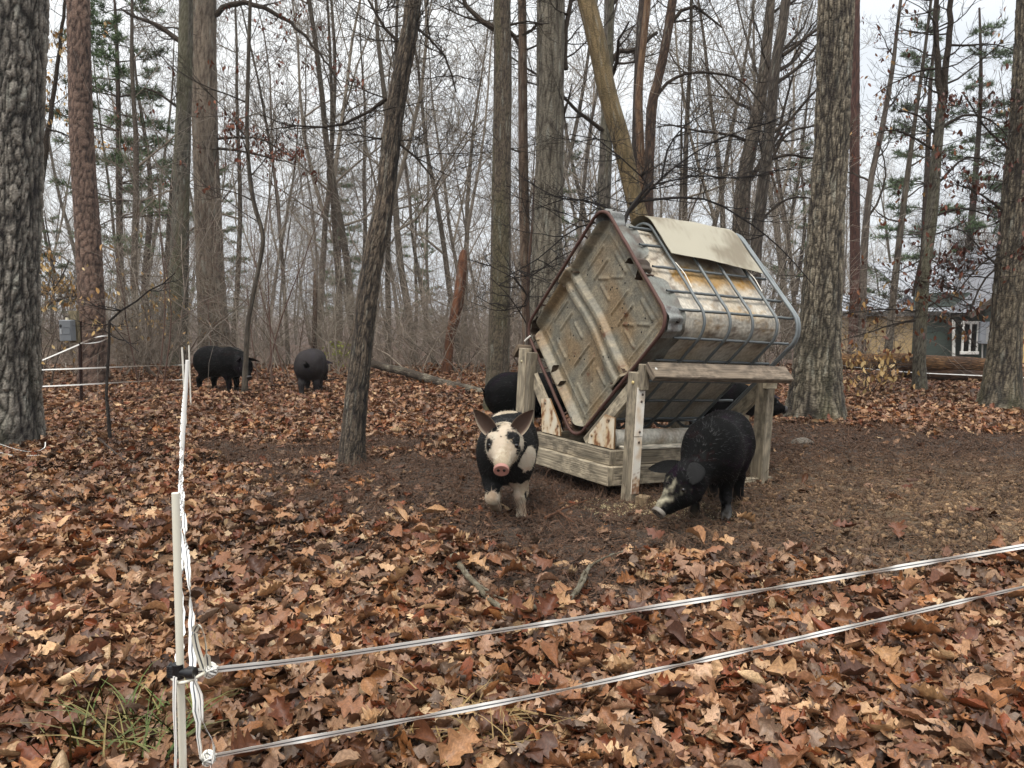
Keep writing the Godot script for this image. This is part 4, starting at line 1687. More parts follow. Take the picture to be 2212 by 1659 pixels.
	for u in nu + 1:
		var z := lerpf(0.315, 1.07, float(u) / nu)
		var edge := lerpf(0.575, 0.485, float(u) / nu)
		for vv in nv + 1:
			# path: along the right upper face, over the top corner, down the left upper face
			var len1 := TH - 0.14 - edge
			var arc := 0.165 * PI * 0.5
			var len2 := 0.38
			var s := (len1 + arc + len2) * vv / nv
			var p := Vector3.ZERO
			var out := 0.034
			if s < len1:
				p = ab(TW + out - 0.012, edge + s, z)
			elif s < len1 + arc:
				var a := (s - len1) / 0.165
				p = ab(TW - 0.14, TH - 0.14, z) + (TA * cos(a) + TB * sin(a)) * (0.14 + out - 0.012)
			else:
				p = ab(TW - 0.14 - (s - len1 - arc), TH + out - 0.012, z)
			var n1 := nz_mid.get_noise_3dv(p * 200.0)
			p += (p - ab(TW * 0.5, TH * 0.5, z)).normalized() * (0.006 * n1 + 0.010 * sin(PI * u / nu))
			var dirt := nz_big.get_noise_3dv(p * 180.0) + 0.4 * nz_fine.get_noise_3dv(p * 500.0)
			mb.vert(p, Vector3.UP, Vector2(u * 0.05, s), s8(156, 150, 132).lerp(s8(104, 92, 70), clampf(dirt * 1.5 + 0.12 + 0.8 * maxf(0.0, nz_mid.get_noise_3dv(p * Vector3(420, 420, 120)) - 0.1), 0.0, 0.8)))
	for u in nu:
		for vv in nv:
			var q := u * (nv + 1) + vv
			mb.quad(q, q + nv + 1, q + nv + 2, q + 1)
	mb.smooth()
	var cc := ab(TW * 0.5, TH * 0.5, 0.6)
	for k in mb.n.size():
		if mb.n[k].dot(mb.v[k] - cc) < 0:
			mb.n[k] = -mb.n[k]
	var outer := mb.v.size()
	for k in outer:
		mb.vert(mb.v[k] - mb.n[k] * 0.004, -mb.n[k], mb.t[k], mb.c[k])
	for u in nu:
		for vv in nv:
			var q := outer + u * (nv + 1) + vv
			mb.quad(q, q + 1, q + nv + 2, q + nv + 1)
	part("cover_sheet", mirror(mb), M.sheet, t)
	# cable ties
	for q in [[TW - 0.005, 0.40, 0.336], [TW - 0.005, 0.43, 0.965]]:
		mb = MB.new()
		var p := ab(q[0], q[1], q[2])
		mb.tube(PackedVector3Array([p + TB * 0.12, p + TA * 0.012 + TB * 0.03, p + TA * 0.014, p + TA * 0.006 - TB * 0.10]), taper(4, 0.0035, 0.0035), 4, s8(224, 218, 204))
		part("cable_tie", mirror(mb), M.paint, t)


func plank(parent: Node3D, called: String, a: Vector3, b: Vector3, w: float, th: float, face: Vector3, col: Color, label := "") -> MeshInstance3D:
	# a board from a to b in the feeder's axes; w across, th thick, face: the direction its wide side looks
	var ax := (b - a).normalized()
	var nn := (face - ax * face.dot(ax)).normalized()
	var mb := MB.new()
	mb.box(Transform3D(Basis(ax, nn.cross(ax) * -1.0, nn), (a + b) * 0.5), Vector3(a.distance_to(b), w, th), 0.005, col)
	for k in mb.v.size():
		var n := nz_mid.get_noise_3dv(mb.v[k] * 300.0)
		mb.c[k] = mb.c[k] * (1.0 + 0.2 * n)
	return part(called, mirror(mb), M.wood, parent, label)


func bolt(parent: Node3D, p: Vector3, n: Vector3, col: Color, r := 0.011) -> void:
	var mb := MB.new()
	var u := n.cross(Vector3.UP if absf(n.y) < 0.9 else Vector3.RIGHT).normalized()
	mb.ball(p, Vector3(r, r * 0.6, r), Basis(u, n, u.cross(n)), 5, col)
	part("bolt", mirror(mb), M.steel, parent)


func gusset(parent: Node3D, poly: Array, z: float, label: String, seedv: float) -> void:
	var pts := PackedVector2Array()
	for p in poly:
		pts.append(p)
	var mb := MB.new()
	var n := 26
	# plate as a fine grid clipped to the polygon, for its rust and flaking paint
	var lo := Vector2(9, 9)
	var hi := -lo
	for p in pts:
		lo = lo.min(p)
		hi = hi.max(p)
	var paint := func(p: Vector2) -> Color:
		var n1 := nz_mid.get_noise_2d(p.x * 420.0 + seedv, p.y * 260.0)
		var n2 := nz_fine.get_noise_2d(p.x * 700.0, p.y * 420.0 + seedv)
		var c := s8(206, 196, 176).lerp(s8(190, 160, 118), clampf(0.4 + n1, 0.0, 1.0))
		return c.lerp(s8(112, 64, 28), clampf((n1 + 0.6 * n2 - 0.12) * 3.0, 0.0, 0.9))
	for y in n:
		for x in n:
			var cell := PackedVector2Array([lo + (hi - lo) * Vector2(x, y) / n, lo + (hi - lo) * Vector2(x + 1, y) / n, lo + (hi - lo) * Vector2(x + 1, y + 1) / n, lo + (hi - lo) * Vector2(x, y + 1) / n])
			for q in Geometry2D.intersect_polygons(cell, pts):
				var b := mb.v.size()
				if Geometry2D.is_polygon_clockwise(q):
					q.reverse()
				for p in q:
					mb.vert(Vector3(p.x, p.y, z), Vector3(0, 0, -1), p, paint.call(p))
				for k in range(1, q.size() - 1):
					mb.tri(b, b + k + 1, b + k)
	for k in pts.size():      # edges, 12 mm
		var p := pts[k]
		var q := pts[(k + 1) % pts.size()]
		mb.flat([Vector3(p.x, p.y, z), Vector3(q.x, q.y, z), Vector3(q.x, q.y, z + 0.012), Vector3(p.x, p.y, z + 0.012)], s8(120, 92, 62))
	part("gusset_plate", mirror(mb), M.paint, parent, label)


func feeder_frame() -> void:
	var t := thing("feeder_frame", "weathered timber hog feeder frame with trough under the tote", "feeder")
	t.transform = Transform3D(Basis(FE, FU, -FC), tote_origin)
	var wood := s8(154, 144, 126)
	var pale := s8(182, 171, 150)
	var dark := s8(122, 104, 82)
	# trough: two tiers of boards round a box
	for q in [[-0.36, 0.555, -0.13, 1.12, -0.125, 0.115, pale * 0.95], [-0.325, 0.525, -0.10, 1.09, -0.022, 0.09, wood]]:
		var e0: float = q[0]
		var e1: float = q[1]
		var c0: float = q[2]
		var c1: float = q[3]
		var u: float = q[4]
		plank(t, "trough_board", Vector3(e0, u, c0), Vector3(e1, u, c0), q[5], 0.04, Vector3(0, 0, -1), q[6])
		plank(t, "trough_board", Vector3(e0, u, c1), Vector3(e1, u, c1), q[5], 0.04, Vector3(0, 0, 1), q[6])
		plank(t, "trough_board", Vector3(e1 - 0.02, u, c0 + 0.021), Vector3(e1 - 0.02, u, c1 - 0.021), q[5], 0.04, Vector3(1, 0, 0), q[6] * 0.97)
		plank(t, "trough_board", Vector3(e0 + 0.02, u, c0 + 0.021), Vector3(e0 + 0.02, u, c1 - 0.021), q[5], 0.04, Vector3(-1, 0, 0), q[6] * 0.97)
	plank(t, "trough_floor", Vector3(0.09, -0.06, -0.07), Vector3(0.09, -0.06, 1.06), 0.80, 0.02, Vector3.UP, dark)
	plank(t, "trough_lip", Vector3(0.49, 0.033, 0.0), Vector3(0.49, 0.033, 1.06), 0.085, 0.018, Vector3.UP, s8(226, 220, 206), "white painted lip")
	# pipe in the trough mouth
	var mb := MB.new()
	var pp := PackedVector3Array()
	for k in 30:
		pp.append(Vector3(0.415, 0.078, lerpf(-0.03, 1.02, k / 29.0)))
	mb.tube(pp, taper(30, 0.056, 0.056), 22, Color.WHITE, 1.0, true)
	for k in mb.v.size():
		var n := nz_mid.get_noise_3dv(mb.v[k] * 260.0)
		var ringed := 1.0 if absf(fmod(mb.v[k].z, 0.3) - 0.15) < 0.012 else 0.0
		mb.c[k] = s8(206, 202, 190).lerp(s8(138, 116, 88), clampf(n * 1.2 + 0.15 + 0.3 * ringed, 0.0, 0.7))
	part("white_pipe", mirror(mb), M.plastic, t)
	# end frames, near and far: two posts, two slanting braces
	for far in 2:
		var z := -0.055 if far == 0 else 1.03
		var fz := -1.0 if far == 0 else 1.0
		# posts
		plank(t, "post", Vector3(0.655, -0.27, z - 0.01), Vector3(0.655, 0.50, z - 0.01), 0.095 if far == 0 else 0.10, 0.05 if far == 0 else 0.07, Vector3(0, 0, fz), wood)
		plank(t, "post", Vector3(-0.585, -0.27, z), Vector3(-0.585, 0.585, z), 0.10, 0.05, Vector3(0, 0, fz), pale * 0.92)
		plank(t, "post", Vector3(-0.505, -0.27, z + 0.012), Vector3(-0.505, 0.56, z + 0.012), 0.055, 0.06, Vector3(0, 0, fz), wood * 0.8)
		# braces under the two lower sides of the tote
		plank(t, "brace", ab(0.13, -0.105, z + 0.034), ab(0.84, -0.105, z + 0.034), 0.085, 0.034, Vector3(0, 0, fz), pale * 0.95)
		plank(t, "brace", ab(-0.105, 0.12, z + 0.036), ab(-0.105, 0.78, z + 0.036), 0.085, 0.034, Vector3(0, 0, fz), pale * 0.9)
		gusset(t, [Vector2(0.235, 0.026), Vector2(0.49, 0.026), Vector2(0.483, 0.213), Vector2(0.39, 0.225), Vector2(0.245, 0.085)], z - 0.001 - (0.012 if far == 0 else -0.05), "right gusset with rusty flaking paint" if far == 0 else "", 10.0)
		gusset(t, [Vector2(-0.295, 0.026), Vector2(-0.075, 0.026), Vector2(-0.09, 0.1), Vector2(-0.225, 0.262), Vector2(-0.325, 0.25)], z - 0.001 - (0.012 if far == 0 else -0.05), "left gusset, pale with brown stains" if far == 0 else "", 60.0)
	# side beams along the tote
	plank(t, "side_beam", Vector3(0.78, 0.512, -0.075), Vector3(0.78, 0.512, 1.075), 0.112, 0.042, Vector3(0.727, 0.687, 0), s8(126, 114, 100))
	plank(t, "side_beam", Vector3(-0.70, 0.56, -0.07), Vector3(-0.70, 0.56, 1.07), 0.10, 0.042, Vector3(-0.727, 0.687, 0), s8(120, 104, 86))
	plank(t, "cradle_block", Vector3(0.715, 0.40, -0.062), Vector3(0.715, 0.55, -0.062), 0.055, 0.045, Vector3(0, 0, -1), wood * 0.85)
	# the white metal strip down the near right post
	mb = MB.new()
	for q in [[0.135, 0.415, 0], [-0.20, 0.13, 1]]:
		var n := 40
		var b := mb.v.size()
		for k in n + 1:
			var u: float = lerpf(q[0], q[1], float(k) / n)
			for j in 5:
				var z := lerpf(-0.092, -0.036, j / 4.0)
				var n1 := nz_mid.get_noise_2d(u * 300.0, z * 500.0)
				var n2 := nz_fine.get_noise_2d(u * 500.0, z * 900.0)
				var c := s8(226, 220, 208).lerp(s8(190, 156, 110), clampf(n1 * 1.3 + 0.05, 0.0, 0.6))
				c = c.lerp(s8(122, 76, 30), clampf((-0.085 - u) * 14.0 + n2 * 1.5 - 0.2, 0.0, 0.9))
				mb.vert(Vector3(0.7075 - 0.0015 * q[2], u, z), Vector3(1, 0, 0), Vector2(u, z), c)
		for k in n:
			for j in 4:
				var e := b + k * 5 + j
				mb.quad(e, e + 5, e + 6, e + 1)
		mb.flat([Vector3(0.7075, q[0], -0.092), Vector3(0.7075, q[1], -0.092), Vector3(0.70, q[1], -0.092), Vector3(0.70, q[0], -0.092)], s8(210, 200, 184))
	for k in mb.n.size():
		if mb.n[k].x < -0.5:
			mb.n[k] = -mb.n[k]
	part("metal_strip", mirror(mb), M.paint, t, "white metal strip, rusted through at its foot")
	for q in [Vector3(0.709, 0.375, -0.055), Vector3(0.709, 0.335, -0.06), Vector3(0.709, 0.16, -0.06), Vector3(0.708, 0.10, -0.06)]:
		bolt(t, q, Vector3(1, 0, 0), s8(84, 70, 60), 0.008)
	bolt(t, Vector3(0.66, 0.44, -0.091), Vector3(0, 0, -1), s8(196, 176, 120))
	bolt(t, Vector3(0.79, 0.527, -0.04), Vector3(0.727, 0.687, 0), s8(190, 188, 180))
	bolt(t, Vector3(-0.585, 0.49, -0.081), Vector3(0, 0, -1), s8(170, 160, 130))
	bolt(t, Vector3(0.43, 0.195, -0.069), Vector3(0, 0, -1), s8(110, 90, 70))
	bolt(t, Vector3(0.27, 0.08, -0.069), Vector3(0, 0, -1), s8(150, 130, 100))
	bolt(t, Vector3(-0.27, 0.225, -0.069), Vector3(0, 0, -1), s8(110, 100, 84))
	bolt(t, Vector3(-0.105, 0.09, -0.069), Vector3(0, 0, -1), s8(96, 72, 54))
	# white bracket on the far post, runner and block at the feet
	plank(t, "post_bracket", Vector3(0.69, 0.415, 1.02), Vector3(0.69, 0.475, 1.02), 0.10, 0.035, Vector3(1, 0, 0), s8(214, 204, 180))
	plank(t, "ground_runner", Vector3(0.66, -0.215, 0.62), Vector3(0.66, -0.215, 1.12), 0.10, 0.05, Vector3(1, 0, 0), pale)
	plank(t, "ground_runner", Vector3(0.56, -0.10, 1.06), Vector3(0.68, -0.10, 1.06), 0.09, 0.04, Vector3(0, 0, -1), pale)
	var blk := plank(t, "foot_block", Vector3(0.735, -0.235, -0.07), Vector3(0.80, -0.235, -0.035), 0.075, 0.075, Vector3(0, 0, -1), s8(150, 130, 104))
	# conduit clamp on the near left post
	mb = MB.new()
	mb.tube(PackedVector3Array([ab(-0.03, 0.90, -0.03), ab(0.0, 0.90, -0.022), ab(0.02, 0.91, 0.0)]), taper(3, 0.007, 0.007), 5, s8(200, 196, 186))
	part("clamp", mirror(mb), M.paint, t)


# ---------------------------------------------------------------- fence, box, house and small things
func tape(label: String, pts: Array, turns: float, width := 0.0125, ds := 0.03, loose := 0.0) -> Node3D:
	var c := curve(pts, ds)
	var tw := PackedFloat32Array()
	var a := rng.randf() * 2.0
	for k in c.size():
		if turns < 0.0:      # lies mostly face on
			tw.append(0.25 + 1.3 * nz_mid.get_noise_1d(k * 5.0 - turns * 100.0))
		else:
			a += turns * ds * (0.4 + 1.2 * absf(nz_mid.get_noise_1d(k * 9.0 + a)))
			tw.append(a)
		if loose > 0.0 and k > 0 and k < c.size() - 1:
			c[k] += Vector3(nz_mid.get_noise_2d(k * 30.0, 5.0), nz_mid.get_noise_2d(k * 30.0, 95.0), 0) * loose
	var mb := MB.new()
	mb.ribbon(c, tw, width, [s8(236, 234, 228), s8(92, 94, 98)])
	var o := part("fence_tape", mb.commit(), M.tape, self)
	tag(o, label, "fence tape", "white fence tapes")
	return o


func rod(label: String, foot: Vector3, top: Vector3, r: float, col: Color) -> Node3D:
	var t := thing("fence_post", label, "fence post", foot, 0.0, "white fence posts")
	var mb := MB.new()
	var p := PackedVector3Array()
	for k in 13:
		p.append((top - foot) * k / 12.0)
	mb.tube(p, taper(13, r, r), 12, col, 1.0, true)
	for k in mb.v.size():
		mb.c[k] = mb.c[k] * (1.0 + 0.12 * nz_mid.get_noise_3dv(mb.v[k] * 300.0))
	part("shaft", mb.commit(), M.paint, t)
	return t


func fence() -> void:
	var cream := s8(218, 214, 198)
	var top := px(379, 1065, 1.3)
	var foot := px(397, 1680, 1.3)
	foot += (foot - top) * 0.9
	foot.y = gy(foot.x, foot.z) - 0.1
	var p0 := rod("cream rod fence post nearest the camera with a black insulator", foot, top, 0.0066, cream)
	# black insulator with a knob
	var at := px(385, 1450, 1.3) - foot
	var mb := MB.new()
	mb.tube(PackedVector3Array([at + Vector3(0, -0.012, 0), at + Vector3(0, 0.014, 0)]), taper(2, 0.0105, 0.0105), 12, Color.WHITE, 1.0, true)
	mb.tube(PackedVector3Array([at + Vector3(0.006, 0, 0.004), at + Vector3(0.018, 0.001, 0.007), at + Vector3(0.021, 0.001, 0.008), at + Vector3(0.034, 0.002, 0.010)]), PackedFloat32Array([0.006, 0.008, 0.0115, 0.010]), 10, Color.WHITE, 1.0, true)
	for k in 7:
		var a := k * 0.45
		mb.tube(PackedVector3Array([at + Vector3(-0.006, -0.008 + 0.003 * k, 0.006), at + Vector3(-0.017, -0.009 + 0.003 * k, 0.004), at + Vector3(-0.015, -0.006 + 0.003 * k, -0.008)]), taper(3, 0.0022, 0.0022), 6, Color.WHITE, 1.0, true)
	part("insulator", mb.commit(), M.black_plastic, p0)
	# further posts along the line
	var p1 := px(374, 1278, 3.0)
	p1.y = gy(p1.x, p1.z) - 0.05
	rod("thick white fence post second along the line, behind the cream rod", p1, px(405, 778, 3.0), 0.0072, s8(226, 226, 222))
	var p2 := gp(403, 930)
	rod("thin white fence post with its foot in the open leaves", p2 + Vector3(0, -0.05, 0), px(393, 750, -p2.z), 0.0085, s8(230, 226, 214))
	var p3 := px(411, 850, 8.6)
	p3.y = gy(p3.x, p3.z) - 0.05
	rod("thin white corner post farthest along the line beside the big black pig", p3, px(408, 746, 8.6), 0.008, s8(230, 226, 214))
	# two tapes to the right, and on past the frame to one more post
	var knot_hi := px(412, 1452, 1.3)
	var knot_lo := px(448, 1636, 1.3)
	var far_hi := px(2212, 1180, 1.98)
	var far_lo := px(2212, 1268, 2.1)
	var pr := Vector3(2.45, 0, -2.62)
	pr.y = gy(pr.x, pr.z)
	tape("upper white tape with dark stripe running across the foreground", [knot_hi, px(470, 1446, 1.31), px(700, 1419, 1.42), px(1100, 1359, 1.6), px(1600, 1282, 1.78), far_hi, far_hi + (far_hi - px(1600, 1282, 1.78)) * 1.5], -1.0, 0.0125, 0.025)
	tape("lower white tape with dark stripe running across the foreground", [knot_lo, px(520, 1622, 1.33), px(800, 1570, 1.45), px(1200, 1494, 1.66), px(1700, 1385, 1.9), far_lo, far_lo + (far_lo - px(1700, 1385, 1.9)) * 1.6], -2.0, 0.0125, 0.025)
	# tapes running away along the posts
	var c_hi := px(403, 788, 8.55)
	var c_lo := px(399, 820, 8.55)
	tape("twisted white tape receding from the cream rod past the posts, upper strand", [px(386, 1440, 1.31), px(393, 1270, 1.5), px(389, 1130, 1.85), px(391, 1010, 2.6), px(395, 905, 3.8), px(399, 838, 5.6), c_hi], 16.0, 0.0125, 0.02, 0.006)
	tape("twisted white tape hanging from the knot and receding beside the posts, lower strand", [px(434, 1640, 1.31), px(427, 1560, 1.33), px(418, 1480, 1.36), px(414, 1330, 1.5), px(403, 1200, 1.8), px(396, 1090, 2.3), px(391, 990, 3.2), px(393, 900, 4.7), c_lo], 14.0, 0.0125, 0.02, 0.004)
	tape("tape loop hanging down between the two knots on the cream rod", [px(412, 1452, 1.29), px(432, 1500, 1.285), px(438, 1560, 1.28), px(462, 1610, 1.275), px(455, 1660, 1.275), px(437, 1700, 1.28)], 9.0, 0.0125, 0.012)
	tape("slack tape hanging straight down left of the cream rod", [px(378, 1462, 1.28), px(377, 1530, 1.28), px(380, 1620, 1.28), px(376, 1720, 1.28)], 4.0, 0.009, 0.015)
	# knots: wraps of tape round the junctions, with a bow above the upper one
	for q in [[454, 1448, 1.3, "knot of white tape with a standing bow beside the insulator"], [450, 1638, 1.3, "lower knot of white tape at the bottom edge of the picture"]]:
		var kp := px(q[0], q[1], q[2])
		var kt := thing("tape_knot", q[3], "knot", kp)
		for k in 5:
			var km := MB.new()
			var c := PackedVector3Array()
			var tw := PackedFloat32Array()
			var ax := Basis(Vector3(0.3 * k, 1, 0.4).normalized(), k * 1.1) * Basis(Vector3.RIGHT, k * 0.9)
			for j in 15:
				var a := TAU * j / 14
				c.append(ax * Vector3(cos(a) * 0.011, sin(a) * 0.0085, 0.003 * sin(a * 2.0 + k)))
				tw.append(0.6 + k)
			km.ribbon(c, tw, 0.008, [s8(232, 230, 222), s8(80, 82, 86)])
			part("wrap", km.commit(), M.tape, kt)
		if q[1] < 1500:
			for bow in [[px(440, 1445, 1.3), px(424, 1395, 1.29), px(420, 1362, 1.285), px(430, 1350, 1.28), px(441, 1372, 1.28), px(446, 1410, 1.285), px(450, 1445, 1.3)]]:
				var bm := MB.new()
				var pts: Array = []
				for w in bow:
					pts.append(w - kp)
				var c := curve(pts, 0.008)
				var tw := PackedFloat32Array()
				for j in c.size():
					tw.append(0.5 + j * 0.05)
				bm.ribbon(c, tw, 0.011, [s8(226, 222, 206), s8(78, 80, 84)])
				part("bow", bm.commit(), M.tape, kt)
			var cm := MB.new()      # wrap back round the rod
			rope(cm, [px(448, 1450, 1.3) - kp, px(415, 1468, 1.288) - kp, px(385, 1476, 1.284) - kp, px(372, 1466, 1.296) - kp, px(390, 1462, 1.315) - kp], 0.003, s8(216, 212, 196), 0.01, 6)
			part("tail_wrap", cm.commit(), M.tape, kt)
	# left fence beyond the sapling
	tape("upper white tape of the back fence crossing in front of the pine", [c_hi, px(300, 791, 8.6), px(172, 796, 8.7), px(60, 800, 8.6), px(-150, 808, 8.4)], 3.0, 0.014, 0.08)
	tape("lower white tape of the back fence crossing in front of the pine", [c_lo, px(300, 824, 8.6), px(172, 831, 8.7), px(60, 836, 8.6), px(-150, 845, 8.4)], 3.0, 0.014, 0.08)
	tape("white rope slanting from the steel post down behind the left oak", [px(171, 744, 8.85), px(120, 766, 8.7), px(58, 793, 8.5), px(-60, 850, 8.0)], 2.0, 0.014, 0.08)
	tape("white rope from the steel post to the bent sapling, upper line", [px(174, 742, 8.85), px(205, 729, 7.6), px(240, 724, 6.25)], 2.0, 0.013, 0.05)
	tape("white rope from the steel post to the bent sapling, lower line", [px(174, 743, 8.85), px(212, 739, 7.6), px(240, 727, 6.25)], 2.0, 0.010, 0.05)
	tape("faint white tape of the second fence deep in the wood", [px(60, 814, 14.0), px(142, 805, 14.0), px(260, 806, 14.2), px(380, 805, 14.5)], 1.0, 0.02, 0.2)
	rod("small white post of the second fence deep in the wood", px(142, 835, 14.0), px(142, 783, 14.0), 0.012, s8(214, 210, 200))
	tape("white tape of the right-hand fence in front of the logs", [px(1800, 787, 11.2), px(1900, 799, 11.2), px(2000, 806, 11.2), px(2110, 811, 11.1), px(2260, 818, 11.0)], 1.0, 0.014, 0.1)
	tape("thin white rope lying round the foot of the left oak, upper loop", [px(-20, 952, 5.55), px(40, 972, 5.5), px(75, 975, 5.5), px(95, 968, 5.55), px(98, 955, 5.7)], 0.5, 0.006, 0.03)
	tape("thin white rope lying round the foot of the left oak, lower line", [px(-20, 972, 5.4), px(30, 984, 5.4), px(70, 984, 5.4), px(120, 981, 5.45)], 0.5, 0.006, 0.03)


func t_post() -> void:
	var foot := gp(176, 876)
	var t := thing("steel_post", "dark rusty steel T post carrying the back fence", "fence post", foot)
	var d := -foot.z
	var top := px(172, 694, d) - foot
	var mb := MB.new()
	var mid := top * 0.5
	var up := top.normalized()
	var b := Basis(up.cross(Vector3.BACK).normalized() * -1.0, up, Vector3.BACK)
	mb.box(Transform3D(b, mid + Vector3(0, -0.05, 0)), Vector3(0.042, top.length() + 0.1, 0.006), 0.001, s8(66, 46, 38))
	mb.box(Transform3D(b, mid + Vector3(0, -0.05, 0.018)), Vector3(0.007, top.length() + 0.1, 0.03), 0.001, s8(58, 40, 34))
	for k in 14:
		mb.box(Transform3D(b, top * (0.25 + 0.05 * k) + Vector3(0, 0, 0.034)), Vector3(0.009, 0.014, 0.006), 0.001, s8(60, 44, 36))
	part("shaft", mb.commit(), M.rust, t)
	# wooden board tied to it
	var bt := thing("wooden_board", "short grey board fixed to the steel post behind the breaker box", "board", px(161, 706, d - 0.06))
	mb = MB.new()
	mb.box(Transform3D(Basis(Vector3.BACK, PI / 2), Vector3.ZERO), Vector3(0.37, 0.10, 0.05), 0.004, s8(128, 118, 96))
	part("plank", mb.commit(), M.wood, bt)
	# the box
	var bx := thing("breaker_box", "grey electrical breaker box mounted on the wooden board", "electrical box", px(146, 714, d - 0.14))
	var grey := s8(108, 112, 116)
	mb = MB.new()
	mb.box(Transform3D(), Vector3(0.145, 0.245, 0.09), 0.006, grey)
	part("case", mb.commit(), M.paint, bx)
	mb = MB.new()
	mb.box(Transform3D(Basis(), Vector3(0.018, 0.0, 0.05)), Vector3(0.10, 0.235, 0.012), 0.003, grey * 0.9)
	var door := part("door", mb.commit(), M.paint, bx)
	mb = MB.new()
	rope(mb, [Vector3(-0.02, 0.035, 0.058), Vector3(0.055, 0.032, 0.058), Vector3(0.06, -0.03, 0.058), Vector3(0.05, -0.04, 0.058), Vector3(-0.02, -0.042, 0.058)], 0.002, s8(70, 72, 76), 0.02)
	part("door_rib", mb.commit(), M.paint, door)
	mb = MB.new()
	mb.ball(Vector3(-0.052, 0.055, 0.047), Vector3(0.014, 0.02, 0.008), Basis(), 6, s8(30, 30, 32))
	part("knockout_hole", mb.commit(), M.paint, bx)
	mb = MB.new()
	mb.box(Transform3D(Basis(), Vector3(-0.05, -0.01, 0.049)), Vector3(0.022, 0.06, 0.006), 0.001, s8(150, 152, 154))
	part("label_plate", mb.commit(), M.paint, bx)
	mb = MB.new()
	mb.tube(PackedVector3Array([Vector3(0, 0.12, 0), Vector3(0, 0.15, 0)]), taper(2, 0.017, 0.015), 10, s8(216, 206, 180), 1.0, true)
	part("conduit_fitting", mb.commit(), M.paint, bx)


